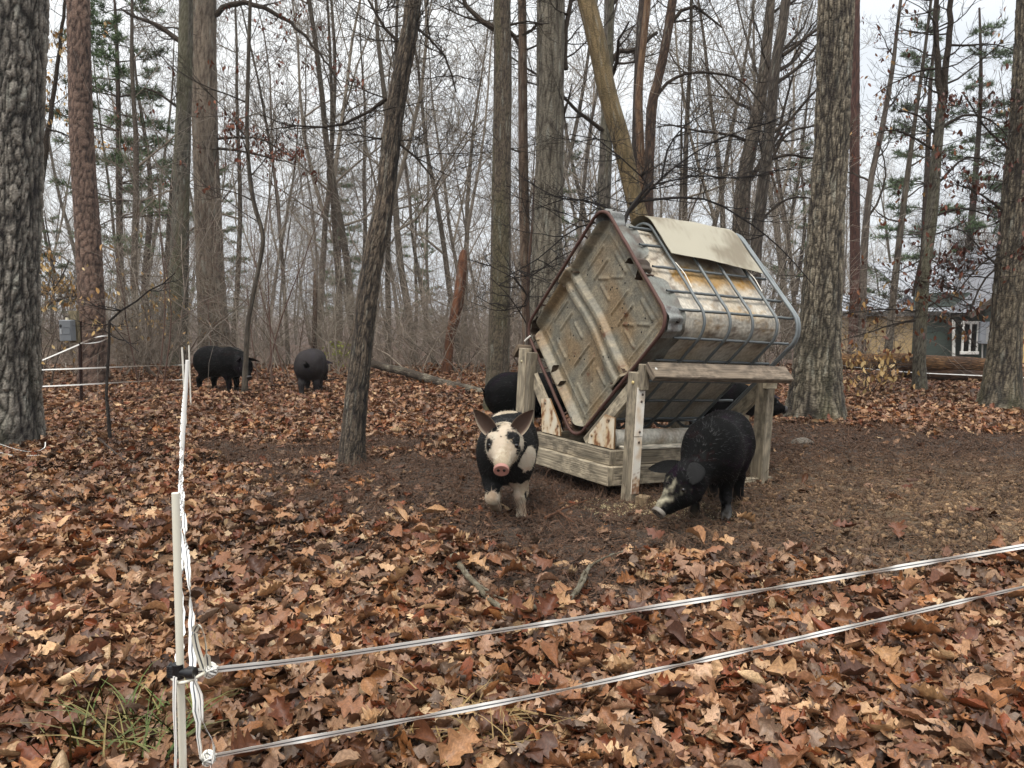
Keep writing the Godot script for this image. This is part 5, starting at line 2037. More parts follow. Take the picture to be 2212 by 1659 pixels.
func house() -> void:
	var t := thing("house", "low tan and grey-green house with pale metal roof behind the oaks", "house", Vector3(0, 0, 0))
	var d0 := 24.0
	var base := -1.6
	var tan := s8(172, 148, 108)
	var green := s8(74, 84, 78)
	var eave := 1.06
	var x0 := px(1780, 672, d0).x
	var x1 := px(1976, 672, d0).x
	var x2 := px(2134, 672, d0).x
	t.position = Vector3(x1, base, -d0)
	var lo := Vector3(x1, base, -d0)
	# tan wall in tall sheets with thin joints, then grey-green wall
	var n := 5
	for k in n:
		var a := lerpf(x0, x1, float(k) / n)
		var b := lerpf(x0, x1, float(k + 1) / n)
		var mb := MB.new()
		mb.box(Transform3D(Basis(), Vector3((a + b) / 2, (base + eave) / 2, -d0 - 0.1) - lo), Vector3(b - a - 0.012, eave - base, 0.12), 0.006, tan * (1.0 + 0.06 * sin(k * 2.3)))
		part("wall_sheet", mb.commit(), M.house, t)
	var mb := MB.new()
	mb.box(Transform3D(Basis(), Vector3((x1 + x2 + 3.0) / 2, (base + 4.0) / 2 - 0.9, -d0 - 0.08) - lo), Vector3(x2 + 3.0 - x1, eave - base, 0.14), 0.006, green)
	part("wall", mb.commit(), M.house, t)
	# lap boards on the green wall
	for k in 13:
		mb = MB.new()
		var y := base + 0.1 + k * 0.2
		mb.box(Transform3D(Basis(Vector3.RIGHT, 0.05), Vector3((x1 + x2 + 3.0) / 2, y, -d0 + 0.0) - lo), Vector3(x2 + 3.0 - x1, 0.195, 0.02), 0.003, green * (1.0 + 0.05 * sin(k * 3.1)))
		part("lap_board", mb.commit(), M.house, t)
	# roofs in standing-seam panels: low one left, higher one behind right
	for r in [[x0 - 0.4, x1 + 0.2, eave, 1.62, 3.2, 12], [x1 + 0.2, x2 + 3.4, eave + 0.0, 2.75, 3.6, 14]]:
		var w: float = (r[1] - r[0]) / r[5]
		for k in int(r[5]):
			var a: float = r[0] + w * k
			mb = MB.new()
			var p := [Vector3(a, r[2], -d0 + 0.25), Vector3(a + w - 0.01, r[2], -d0 + 0.25), Vector3(a + w - 0.01, r[3], -d0 - r[4]), Vector3(a, r[3], -d0 - r[4])]
			for j in 4:
				p[j] -= lo
			mb.flat(p, s8(150, 153, 159) * (1.0 + 0.04 * sin(k * 1.9)))
			rope(mb, [p[0] + Vector3(0, 0.02, 0), p[3] + Vector3(0, 0.02, 0)], 0.018, s8(116, 119, 124), 4.0, 4)
			part("roof_panel", mb.commit(), M.house, t)
		mb = MB.new()
		mb.box(Transform3D(Basis(), Vector3((r[0] + r[1]) / 2, r[2] - 0.08, -d0 + 0.24) - lo), Vector3(r[1] - r[0], 0.14, 0.04), 0.005, s8(72, 70, 68))
		part("fascia", mb.commit(), M.house, t)
	# gable wing towards us at the right
	var g0 := px(2095, 672, d0 - 1.0)
	var gz := -(d0 - 1.0)
	var apex := px(2330, 500, d0 - 1.0)
	var gx1 := apex.x * 2.0 - g0.x
	mb = MB.new()
	var gp0 := [Vector3(g0.x + 0.45, base, gz), Vector3(gx1 - 0.45, base, gz), Vector3(gx1 - 0.45, eave + 0.2, gz), Vector3(apex.x, apex.y - 0.25, gz), Vector3(g0.x + 0.45, eave + 0.2, gz)]
	for k in 5:
		gp0[k] -= lo
	mb.flat(gp0, green * 1.1)
	mb.flat([gp0[0] + Vector3(0, 0, -1.0), gp0[0], gp0[4], gp0[4] + Vector3(0, 0, -1.0)], green)
	part("gable_wall", mb.commit(), M.house, t)
	for s in 2:
		mb = MB.new()
		var a := Vector3(g0.x - 0.2, g0.y - 0.05, gz) if s == 0 else Vector3(gx1 + 0.2, g0.y - 0.05, gz)
		var q := [a + Vector3(0, 0, 0.35), Vector3(apex.x, apex.y, gz + 0.35), Vector3(apex.x, apex.y, gz - 5), a + Vector3(0, 0, -5)]
		for k in 4:
			q[k] -= lo
		mb.flat(q, s8(112, 114, 118))
		part("gable_roof", mb.commit(), M.house, t)
		mb = MB.new()
		var bx: Vector3 = q[1] - q[0]
		mb.box(Transform3D(Basis(bx.normalized(), bx.normalized().cross(Vector3.BACK) * -1.0, Vector3.BACK), (q[0] + q[1]) * 0.5 + Vector3(0, -0.1, 0.0)), Vector3(bx.length(), 0.16, 0.05), 0.005, s8(92, 84, 74))
		part("barge_board", mb.commit(), M.house, t)
	# window with white frame, downpipe, meter boxes
	var wz := -(d0 - 1.0) + 0.03
	var wl := px(2076, 762, d0 - 1.0)
	var wr := px(2111, 697, d0 - 1.0)
	var wf := MB.new()
	var wc := (wl + wr) * 0.5
	wc.z = wz
	var ww := wr.x - wl.x
	var wh := wr.y - wl.y
	for q in [[0, 0.5, ww + 0.12, 0.09], [0, -0.5, ww + 0.12, 0.09]]:
		wf.box(Transform3D(Basis(), wc - lo + Vector3(0, q[1] * wh, 0.02)), Vector3(q[2], q[3], 0.06), 0.005, s8(222, 222, 218))
	for q in [-0.5, 0.0, 0.5]:
		wf.box(Transform3D(Basis(), wc - lo + Vector3(q * ww, 0, 0.018)), Vector3(0.05, wh, 0.055), 0.005, s8(222, 222, 218))
	var win := part("window", wf.commit(), M.house, t)
	for s in [-0.25, 0.25]:
		mb = MB.new()
		mb.box(Transform3D(Basis(), wc - lo + Vector3(s * ww, 0, 0.0)), Vector3(ww * 0.44, wh * 0.93, 0.02), 0.0, Color.WHITE)
		part("pane", mb.commit(), M.pane, win)
	var dp := px(2060, 700, d0 - 1.0)
	for q in [[2060, 690, 780, 0.09, s8(206, 206, 200)], [2122, 740, 782, 0.05, s8(190, 190, 186)]]:
		mb = MB.new()
		var a := px(q[0], q[1], d0 - 1.06) - lo
		var b := px(q[0], q[2], d0 - 1.06) - lo
		rope(mb, [a, b], q[3] * 0.5, q[4], 1.0, 8)
		part("downpipe", mb.commit(), M.house, t)
	for q in [[2124, 719, 0.27, 0.66, s8(150, 156, 164)], [2137, 722, 0.30, 0.5, s8(196, 198, 198)], [2137, 766, 0.26, 0.34, s8(70, 74, 74)]]:
		mb = MB.new()
		mb.box(Transform3D(Basis(), px(q[0], q[1], d0 - 1.1) - lo), Vector3(q[2], q[3], 0.16), 0.01, q[4])
		part("meter_box", mb.commit(), M.house, t)
	# right of the last oak: pink upper wall, deck beam, tan panel
	for q in [[2205, 600, 1.3, 1.5, s8(198, 160, 140)], [2205, 705, 1.3, 0.28, s8(110, 70, 46)], [2203, 750, 1.3, 0.9, s8(206, 170, 108)]]:
		mb = MB.new()
		mb.box(Transform3D(Basis(), px(q[0], q[1], d0 - 2.2) - lo), Vector3(q[2], q[3], 0.12), 0.01, q[4])
		part("porch_panel", mb.commit(), M.house, t)


func log_mesh(a: Vector3, b: Vector3, r: float, bark: Color, wood: Color, patch: float, knots := 0.08) -> ArrayMesh:
	var mb := MB.new()
	var n := maxi(12, int(a.distance_to(b) / 0.08))
	var p := PackedVector3Array()
	var rr := PackedFloat32Array()
	for k in n + 1:
		p.append(a.lerp(b, float(k) / n) + Vector3(0, nz_big.get_noise_1d(k * 4.0) * r * 0.4, 0))
		rr.append(r * (1.0 + knots * nz_mid.get_noise_1d(k * 30.0)))
	mb.tube(p, rr, 18, bark, 1.0, true, 2.0)
	for k in mb.v.size():
		var n1 := nz_mid.get_noise_3dv(mb.v[k] * 120.0)
		var n2 := nz_fine.get_noise_3dv(mb.v[k] * 300.0)
		mb.v[k] += mb.n[k] * r * 0.09 * n2
		mb.c[k] = bark.lerp(wood, clampf((n1 + 0.4 * n2 + patch) * 3.0, 0.0, 1.0)) * (1.0 + 0.3 * n2)
	return mb.commit()


func small_things() -> void:
	# fallen log behind the leaning tree
	var a := px(806, 786, 12.5)
	var b := px(1052, 853, 9.7)
	var t := thing("fallen_log", "long fallen log with pale lichen, between the leaning tree and the feeder", "log", a)
	part("bark", log_mesh(Vector3.ZERO, b - a, 0.062, s8(96, 84, 70), s8(160, 152, 134), -0.05, 0.03), M.far_bark, t)
	# big logs by the house
	a = px(1770, 779, 12.2)
	b = px(2152, 790, 11.4)
	t = thing("log", "thick barkless orange-brown log lying before the house, upper one", "log", a, 0.0, "logs lying by the house")
	part("trunk", log_mesh(Vector3.ZERO, b - a, 0.125, s8(150, 112, 72), s8(108, 78, 52), 0.0), M.far_bark, t)
	a = px(1950, 803, 11.9)
	b = px(2150, 818, 11.2)
	t = thing("log", "darker thinner log on the ground below the thick orange one", "log", a, 0.0, "logs lying by the house")
	part("trunk", log_mesh(Vector3.ZERO, b - a, 0.085, s8(104, 72, 48), s8(74, 54, 40), 0.0), M.far_bark, t)
	# broken snag
	t = seen_tree("snag", "broken rotten snag with orange-brown wood left of the mossy trunk", "dead tree", [[1003, 540, 8], [1000, 556, 18], [994, 620, 23], [984, 680, 24], [974, 720, 21], [968, 770, 20], [964, 808, 26]], 12.8, {"extend": 0, "style": "shag", "tone": s8(128, 84, 58), "dark": s8(62, 40, 30), "sides": 24, "flare": 0.2})
	t = seen_tree("snag", "thin broken stub standing behind the grey pig", "dead tree", [[680, 588, 5], [681, 620, 10], [680, 690, 10], [678, 760, 12], [677, 800, 14]], 13.5, {"extend": 0, "style": "shag", "tone": s8(112, 92, 76), "dark": s8(60, 46, 38), "sides": 16, "flare": 0.2})
	# dead sticks on the ground
	var lich := s8(136, 124, 100)
	for q in [
		["fallen_branch", "forked lichen-covered stick on the leaves behind the upper tape", [[978, 1226, 11], [1010, 1268, 13], [1028, 1290, 16], [1060, 1325, 11], [1103, 1354, 9]], [[[1103, 1354, 9], [1140, 1345, 7], [1200, 1336, 8], [1240, 1312, 7], [1262, 1262, 6], [1290, 1238, 5], [1345, 1214, 3]], [[1245, 1310, 6], [1262, 1280, 6], [1275, 1245, 5]], [[1030, 1290, 6], [1080, 1320, 3], [1120, 1330, 2]]], lich],
		["fallen_branch", "orange-brown split stick on the bare earth before the spotted pig", [[1178, 1140, 5], [1215, 1120, 8], [1268, 1100, 4]], [[[1205, 1124, 5], [1225, 1140, 4], [1240, 1150, 3]]], s8(138, 90, 60)],
		["fallen_branch", "dark stick among leaves below the bent sapling", [[176, 937, 4], [215, 962, 6], [262, 1003, 5], [300, 1015, 3]], [[[215, 962, 4], [230, 950, 2]]], s8(86, 70, 60)],
		["fallen_branch", "long thin dark stick lying behind the two far pigs", [[520, 838, 4], [600, 840, 5], [680, 832, 5], [742, 822, 3]], [], s8(70, 54, 46)],
		["fallen_branch", "pale dead stick leaning in the leaves at left", [[110, 1078, 4], [150, 1105, 4], [205, 1135, 2]], [], s8(70, 52, 42)],
		["fallen_branch", "thin straw-coloured stalk between the tapes near the cream rod", [[487, 1392, 2], [540, 1360, 2], [596, 1335, 2]], [], s8(170, 140, 100)],
	]:
		var foot := gp(q[2][0][0], q[2][0][1])
		t = thing(q[0], q[1], "stick", foot)
		var mb := MB.new()
		for line in [q[2]] + q[3]:
			var pts := []
			for w in line:
				var g := gp(w[0], w[1])
				pts.append(g + Vector3(0, 0.05, 0) - foot)
			var c := curve(pts, 0.02)
			for k in range(1, c.size() - 1):
				c[k] += rv() * 0.003
			var d := -foot.z
			mb.tube(c, taper(c.size(), line[0][2] * 0.62 * d / F, line[line.size() - 1][2] * 0.5 * d / F), 8, q[4], 1.0, true)
		for k in mb.v.size():
			var n1 := nz_mid.get_noise_3dv(mb.v[k] * 900.0)
			mb.c[k] = q[4].lerp(s8(190, 182, 160) if q[4] == lich else q[4] * 1.4, clampf(n1 * 1.8, 0.0, 0.8))
			mb.v[k] += mb.n[k] * 0.0018 * n1
		part("wood", mb.commit(), M.bark, t)
	# stone by the oak
	var sp := gp(1733, 958)
	t = thing("stone", "small grey-brown stone on the bare earth right of the feeder", "stone", sp)
	var sm := MB.new()
	sm.ball(Vector3.ZERO, Vector3(0.09, 0.05, 0.07), Basis(), 12, s8(112, 104, 94))
	for k in sm.v.size():
		sm.v[k] *= 1.0 + 0.3 * nz_mid.get_noise_3dv(sm.v[k] * 500.0)
	sm.smooth()
	part("rock", sm.commit(), M.earth, t)
	# green grass tuft by the near post and dry straw
	for q in [["grass_tuft", "small tuft of green grass beside the foot of the cream rod", 270, 1610, 90, s8(84, 108, 50), 0.16, 0.30], ["dry_grass", "dry straw-coloured grass lying under the lower tape", 1010, 1600, 60, s8(160, 132, 88), 0.15, 0.24], ["grass_tuft", "sparse green blades left of the cream rod at the frame edge", 360, 1625, 40, s8(92, 112, 58), 0.10, 0.2]]:
		var g := gp(q[2], q[3])
		t = thing(q[0], q[1], "grass", g)
		var mb := MB.new()
		for k in int(q[4]):
			var o := Vector3(rng.randf_range(-1, 1) * q[6], 0.03, rng.randf_range(-1, 1) * q[6] * 0.7)
			var dir := Vector3(rng.randf_range(-0.9, 0.9), 1.0 if q[0] == "grass_tuft" else 0.35, rng.randf_range(-0.6, 0.6)).normalized()
			var l: float = q[7] * rng.randf_range(0.4, 1.0) * (0.85 if q[0] == "grass_tuft" else 1.0)
			var w := rng.randf_range(0.0016, 0.0034)
			var side := dir.cross(Vector3(0.2, 0.3, 1)).normalized()
			var c: Color = q[5].lerp(s8(168, 142, 92), rng.randf() * rng.randf()) * rng.randf_range(0.7, 1.25)
			var b0 := mb.v.size()
			for j in 5:
				var f := j / 4.0
				var p := o + dir * l * f + Vector3(dir.x * 0.5, -0.45, dir.z * 0.3) * l * f * f
				p.y = maxf(p.y, 0.02)
				mb.vert(p - side * w * (1.0 - f), Vector3.UP, Vector2(0, f), c)
				mb.vert(p + side * w * (1.0 - f), Vector3.UP, Vector2(1, f), c)
			for j in 4:
				mb.quad(b0 + j * 2, b0 + j * 2 + 1, b0 + j * 2 + 3, b0 + j * 2 + 2)
		tag(part("blades", mb.commit(), M.leaf, t), "", "", "", "stuff")
	# spilt meal by the near post
	var buf := PackedFloat32Array()
	var cm := MB.new()
	cm.ball(Vector3.ZERO, Vector3.ONE, Basis(), 3, Color.WHITE)
	for k in 14000:
		var x := 0.72 + rng.randfn(0.0, 0.15)
		var z := -4.22 + rng.randfn(0.0, 0.11)
		if nz_mid.get_noise_2d(x * 400.0, z * 400.0) < rng.randf_range(-0.2, 0.25):
			continue
		if rng.randf() < 0.25:
			x += rng.randf() * 0.35
			z += 0.1
		var l := rng.randf_range(0.0008, 0.0028)
		push(buf, Basis.from_scale(Vector3.ONE * l), Vector3(x, gy(x, z) + 0.002 + rng.randf() * 0.01, z), s8(190, 174, 136) * rng.randf_range(0.7, 1.2))
	var st := stuff("spilt_feed", mm_of(cm.commit(), buf), M.twig, self)
	tag(st, "pale meal spilt round the foot of the near feeder post", "spilt feed", "", "stuff")


func wood_near() -> void:
	var grey := s8(136, 128, 116)
	var gdark := s8(62, 55, 48)
	seen_tree("oak_tree", "massive dark-fissured oak at the left edge of the picture", "tree", [[30, -20, 122], [22, 350, 118], [14, 650, 124], [8, 860, 142], [2, 978, 178]], 6.1, {"style": "oak", "tone": s8(152, 145, 134), "dark": s8(32, 28, 25), "sides": 150, "ds": 0.016, "moss": 0.5, "flare": 0.12, "branches": 5, "from": 0.85})
	seen_tree("pine_tree", "tall leaning pine trunk with plated red-brown bark beside the breaker box", "tree", [[168, -20, 42], [177, 300, 45], [193, 560, 50], [199, 720, 54], [200, 832, 60]], 11.0, {"style": "pine", "tone": s8(134, 110, 96), "dark": s8(50, 36, 31), "sides": 72, "ds": 0.03, "flare": 0.12})
	seen_tree("beech_tree", "thin dark forked tree between the left oak and the plated pine", "tree", [[97, 340, 11], [90, 380, 14], [80, 460, 15], [74, 613, 17], [78, 720, 19], [80, 818, 21]], 11.5, {"style": "smooth", "tone": s8(92, 84, 70), "dark": s8(54, 48, 40), "sides": 20, "ds": 0.08, "extend": 0, "limbs": [[[88, 385, 13], [88, 250, 10], [92, 61, 9], [97, -60, 7]], [[94, 350, 11], [111, 240, 9], [125, 139, 8], [141, -10, 6]], [[76, 690, 5], [110, 655, 4], [160, 640, 3], [190, 640, 2]], [[78, 640, 4], [120, 620, 3], [150, 560, 2]]], "limb_twigs": 9, "leafy": 0.35, "leaf_cols": [s8(206, 166, 104), s8(188, 146, 92), s8(214, 180, 122)], "leaf_size": 0.10})
	seen_tree("pine_tree", "green pine with drooping boughs standing deep between the two left trunks", "tree", [[250, 40, 6], [255, 200, 9], [257, 400, 12], [260, 620, 15], [262, 800, 18]], 20.0, {"style": "pine", "tone": s8(108, 90, 78), "dark": s8(62, 50, 44), "sides": 14, "ds": 0.2, "extend": 1.0})
	seen_tree("mossy_tree", "tall mossy grey trunk just left of the shaggy twin behind the pig", "tree", [[403, -20, 26], [398, 200, 30], [391, 420, 34], [385, 640, 40], [378, 805, 48]], 14.5, {"style": "mossy", "tone": s8(112, 106, 92), "dark": s8(58, 52, 44), "sides": 48, "ds": 0.05, "moss": 0.6, "limbs": [[[392, 90, 12], [350, 62, 9], [300, 40, 6], [262, 20, 4]], [[394, 240, 7], [340, 200, 5], [310, 190, 3]]]})
	seen_tree("hickory_tree", "shaggy-barked trunk rising behind the side-on black pig", "tree", [[438, -20, 52], [441, 180, 50], [446, 360, 51], [453, 560, 56], [461, 700, 62], [464, 790, 74]], 15.5, {"style": "shag", "tone": s8(138, 124, 108), "dark": s8(72, 60, 50), "sides": 72, "ds": 0.04, "limbs": [[[458, 35, 13], [500, 10, 10], [560, 12, 8], [640, 60, 6], [700, 130, 4], [740, 190, 2]], [[464, 320, 6], [540, 330, 4], [640, 355, 2]], [[470, 300, 6], [560, 300, 4], [630, 340, 2]]], "limb_twigs": 9, "leafy": 0.25, "leaf_size": 0.12})
	seen_tree("sapling", "thin crooked sapling in front of the black pig's head", "sapling", [[541, -10, 7], [536, 150, 8], [534, 300, 8], [545, 420, 9], [566, 500, 9], [566, 540, 9], [548, 630, 9], [536, 700, 10], [531, 780, 11], [527, 858, 13]], 9.6, {"style": "smooth", "tone": s8(110, 100, 86), "dark": s8(62, 54, 46), "sides": 16, "ds": 0.06, "extend": 2, "branches": 20, "from": 0.3, "length": 1.3, "lvl": 2, "leafy": 0.16, "leaf_size": 0.085, "grow": {"kids": 5, "wander": 0.2}})
	seen_tree("oak_tree", "dark leaning tree in the middle of the leaf-covered clearing", "tree", [[896, -20, 33], [885, 70, 35], [869, 150, 38], [852, 250, 38], [843, 330, 41], [833, 420, 38], [822, 482, 44], [808, 550, 42], [796, 620, 45], [784, 730, 45], [772, 840, 48], [764, 930, 50], [758, 1008, 64]], 5.45, {"style": "oak", "tone": s8(122, 108, 92), "dark": s8(40, 34, 29), "sides": 96, "ds": 0.016, "flare": 0.12, "extend": 3.0, "branches": 3, "from": 0.9, "limbs": [[[835, 212, 9], [800, 240, 7], [740, 268, 6], [700, 275, 5], [640, 272, 3], [580, 280, 2]], [[850, 300, 6], [900, 340, 4], [940, 390, 3]], [[900, 60, 6], [960, 120, 4], [985, 200, 3]], [[860, 90, 8], [830, 60, 6], [790, -10, 4]]], "limb_twigs": 8, "limb_length": 0.6})
	seen_tree("oak_tree", "straight dark-brown trunk with ragged bark left of the shagbark", "tree", [[1085, -20, 35], [1086, 150, 37], [1083, 400, 40], [1081, 600, 44], [1077, 760, 46], [1070, 895, 60]], 8.1, {"style": "mossy", "tone": s8(112, 100, 84), "dark": s8(56, 46, 38), "sides": 80, "ds": 0.022, "moss": 0.75, "flare": 0.15, "limbs": [[[1070, 62, 15], [1040, 45, 11], [1008, 15, 8], [990, -30, 6]], [[1100, 320, 5], [1125, 330, 3]]]})
	seen_tree("sapling", "slim pale-brown trunk between the dark trunk and the shagbark", "tree", [[1127, -20, 17], [1129, 180, 19], [1131, 380, 21], [1135, 560, 23], [1140, 700, 24], [1143, 860, 27]], 9.0, {"style": "smooth", "tone": s8(128, 108, 90), "dark": s8(78, 62, 52), "sides": 28, "ds": 0.05, "branches": 6, "from": 0.45, "length": 0.9, "limbs": [[[1130, 110, 10], [1112, 80, 9], [1096, 62, 8]]]})
	seen_tree("hickory_tree", "grey shagbark trunk rising behind the left corner of the tote", "tree", [[1190, -20, 56], [1189, 200, 56], [1186, 400, 59], [1180, 560, 63], [1172, 700, 70], [1168, 880, 80]], 8.8, {"style": "shag", "tone": s8(142, 134, 118), "dark": s8(68, 60, 50), "sides": 110, "ds": 0.02, "flare": 0.15, "limbs": [[[1212, 270, 6], [1228, 210, 4], [1236, 180, 3]], [[1222, 150, 12], [1222, 60, 11], [1236, -20, 9]]]})
	seen_tree("dead_tree", "smooth yellow-green leaning trunk without bark above the tote", "dead tree", [[1262, -20, 37], [1290, 93, 39], [1309, 187, 38], [1326, 250, 39], [1341, 300, 38], [1366, 412, 36], [1392, 520, 38], [1418, 640, 40]], 7.8, {"style": "smooth", "tone": s8(140, 120, 86), "dark": s8(100, 86, 58), "sides": 40, "ds": 0.04, "flare": 0.1, "extend": 3.0})
	seen_tree("oak_tree", "grey trunk standing half hidden behind the yellow leaning trunk", "tree", [[1316, -20, 20], [1313, 150, 22], [1308, 340, 27], [1303, 470, 29], [1298, 640, 33], [1296, 800, 38]], 13.0, {"style": "mossy", "tone": s8(120, 112, 100), "dark": s8(60, 54, 48), "sides": 36, "ds": 0.06, "branches": 9, "from": 0.4, "limbs": [[[1318, 140, 12], [1340, 112, 11], [1375, 105, 10], [1420, 70, 7]]]})
	seen_tree("dead_tree", "dark upright trunk, left of the trio above the tote", "tree", [[1390, -20, 16], [1381, 100, 16], [1376, 224, 17], [1374, 336, 18], [1374, 520, 20], [1374, 800, 26]], 11.0, {"style": "oak", "tone": s8(92, 78, 68), "dark": s8(50, 42, 38), "sides": 32, "ds": 0.05, "branches": 4, "from": 0.6})
	seen_tree("dead_tree", "pale stripped trunk, middle of the trio above the tote", "dead tree", [[1400, -20, 14], [1392, 70, 14], [1384, 150, 14], [1380, 224, 16], [1384, 330, 17], [1390, 520, 20], [1394, 800, 24]], 10.6, {"style": "smooth", "tone": s8(146, 116, 88), "dark": s8(92, 66, 50), "sides": 28, "ds": 0.05})
	seen_tree("dead_tree", "brown leaning trunk, right of the trio above the tote", "tree", [[1456, -20, 18], [1447, 40, 19], [1434, 115, 19], [1420, 180, 19], [1408, 235, 22], [1402, 373, 20], [1401, 470, 21], [1404, 800, 26]], 10.4, {"style": "oak", "tone": s8(112, 88, 70), "dark": s8(60, 46, 38), "sides": 32, "ds": 0.04, "branches": 5, "from": 0.5, "limbs": [[[1414, 215, 8], [1440, 180, 6], [1480, 160, 5], [1540, 158, 4], [1600, 175, 3], [1660, 240, 2]], [[1440, 70, 10], [1470, 25, 7], [1500, 15, 5], [1560, 60, 3]]], "limb_twigs": 9})
	seen_tree("oak_tree", "broad grey forked tree right of the tote roof, left stem", "tree", [[1668, -20, 16], [1660, 60, 20], [1646, 190, 24], [1624, 300, 28], [1606, 400, 32], [1600, 520, 36], [1596, 800, 42]], 12.4, {"style": "oak", "tone": s8(124, 112, 98), "dark": s8(64, 56, 48), "sides": 40, "ds": 0.05, "branches": 12, "from": 0.3, "length": 1.8, "lvl": 3, "leafy": 0.02, "grow": {"kids": 4}})
	seen_tree("oak_tree", "grey-brown tree with many side branches left of the big right oak", "tree", [[1700, -20, 18], [1690, 60, 20], [1674, 149, 21], [1662, 290, 22], [1647, 411, 23], [1634, 523, 25], [1628, 640, 27], [1620, 800, 32]], 11.5, {"style": "oak", "tone": s8(112, 102, 90), "dark": s8(56, 48, 42), "sides": 40, "ds": 0.05, "branches": 8, "from": 0.3, "length": 1.6, "lvl": 3, "leafy": 0.02, "limbs": [[[1690, 120, 9], [1730, 90, 7], [1775, 55, 5]], [[1676, 180, 8], [1720, 150, 6], [1770, 90, 5]], [[1664, 290, 8], [1710, 255, 6], [1770, 185, 4]], [[1655, 350, 7], [1700, 335, 6], [1770, 345, 4]], [[1642, 420, 8], [1690, 300, 6], [1760, 270, 4]], [[1640, 480, 6], [1700, 430, 5], [1760, 430, 3]]], "limb_twigs": 7, "grow": {"kids": 4}})
	seen_tree("oak_tree", "big straight grey oak standing just right of the feeder", "tree", [[1806, -20, 70], [1803, 100, 70], [1799, 250, 68], [1788, 420, 70], [1778, 600, 77], [1768, 740, 90], [1762, 840, 108], [1760, 918, 138]], 7.43, {"style": "oak", "tone": s8(148, 137, 118), "dark": s8(42, 35, 29), "sides": 150, "ds": 0.018, "moss": 0.55, "flare": 0.22, "branches": 4, "from": 0.85})
	seen_tree("pine_tree", "slim dark red-brown pine trunk close beside the big right oak", "tree", [[1850, -20, 14], [1848, 120, 17], [1846, 350, 20], [1847, 587, 21], [1846, 700, 24], [1843, 800, 28]], 18.0, {"style": "pine", "tone": s8(108, 76, 66), "dark": s8(62, 42, 38), "sides": 30, "ds": 0.08})
	seen_tree("oak_tree", "thin curving grey tree just right of the red-brown pine", "tree", [[1936, 80, 7], [1928, 147, 9], [1905, 280, 11], [1883, 381, 12], [1872, 480, 13], [1866, 587, 14], [1860, 800, 18]], 17.0, {"style": "smooth", "tone": s8(120, 108, 96), "dark": s8(66, 58, 52), "sides": 16, "ds": 0.1, "branches": 16, "from": 0.3, "length": 1.7, "lvl": 3, "leafy": 0.03, "leaf_size": 0.12, "grow": {"kids": 4}})
	seen_tree("beech_tree", "lichen-spotted forked tree standing in front of the house", "tree", [[2035, 215, 17], [2024, 323, 20], [2012, 469, 23], [1996, 590, 24], [1990, 680, 25], [1986, 780, 25], [1988, 850, 34]], 10.2, {"style": "mossy", "tone": s8(124, 118, 102), "dark": s8(54, 48, 42), "sides": 40, "ds": 0.03, "extend": 0, "flare": 0.2, "limbs": [[[2034, 222, 14], [2024, 120, 11], [2021, -20, 9]], [[2036, 222, 14], [2048, 100, 12], [2056, -20, 10]], [[2008, 490, 10], [1990, 560, 8], [1972, 640, 6]], [[2030, 280, 7], [2080, 250, 5], [2140, 260, 4], [2180, 300, 2]], [[2020, 400, 6], [2090, 340, 5], [2160, 360, 3]], [[2010, 470, 6], [2080, 450, 5], [2150, 470, 3]], [[1990, 690, 5], [1930, 700, 4], [1870, 720, 2], [1820, 735, 2]], [[1986, 675, 4], [1930, 668, 3], [1860, 672, 2], [1810, 680, 2]], [[1984, 770, 4], [1930, 785, 3], [1850, 810, 2]], [[1994, 670, 4], [2060, 640, 3], [2130, 690, 2]], [[2000, 640, 3], [2060, 690, 3], [2110, 750, 2]], [[2026, 330, 6], [1980, 300, 4], [1930, 280, 3], [1890, 290, 2]], [[2028, 300, 6], [1985, 250, 4], [1940, 240, 3]]], "limb_twigs": 10, "limb_length": 1.0, "leafy": 0.09, "leaf_size": 0.10, "leaf_cols": [s8(128, 76, 50), s8(150, 96, 62), s8(196, 156, 100), s8(112, 66, 46)], "grow": {"kids": 4}})
	seen_tree("oak_tree", "slanting thin trunk in front of the tan wall of the house", "tree", [[1978, 250, 8], [1960, 381, 11], [1942, 528, 13], [1928, 660, 15], [1918, 769, 17], [1914, 800, 18]], 17.5, {"style": "smooth", "tone": s8(110, 100, 86), "dark": s8(62, 54, 46), "sides": 16, "ds": 0.1, "branches": 14, "from": 0.35, "length": 1.7, "lvl": 3, "leafy": 0.03, "leaf_size": 0.12, "grow": {"kids": 4}})
	seen_tree("oak_tree", "stout grey oak at the right edge of the picture", "tree", [[2226, -20, 50], [2217, 176, 52], [2205, 352, 54], [2192, 480, 56], [2182, 587, 58], [2173, 720, 63], [2165, 820, 73], [2158, 888, 98]], 8.5, {"style": "oak", "tone": s8(142, 130, 110), "dark": s8(46, 39, 33), "sides": 110, "ds": 0.02, "moss": 0.5, "flare": 0.2, "limbs": [[[2180, 600, 5], [2140, 560, 4], [2080, 500, 3], [2040, 490, 2]], [[2184, 470, 6], [2120, 420, 4], [2070, 400, 3]], [[2180, 560, 5], [2130, 600, 4], [2090, 680, 3]], [[2178, 540, 5], [2120, 570, 4], [2060, 640, 2]], [[2196, 330, 5], [2140, 290, 4], [2080, 200, 3]]], "limb_twigs": 12, "limb_length": 0.8, "leafy": 0.16, "leaf_size": 0.08, "leaf_cols": [s8(100, 58, 46), s8(120, 70, 50), s8(84, 50, 42)], "grow": {"kids": 5, "wander": 0.3}})
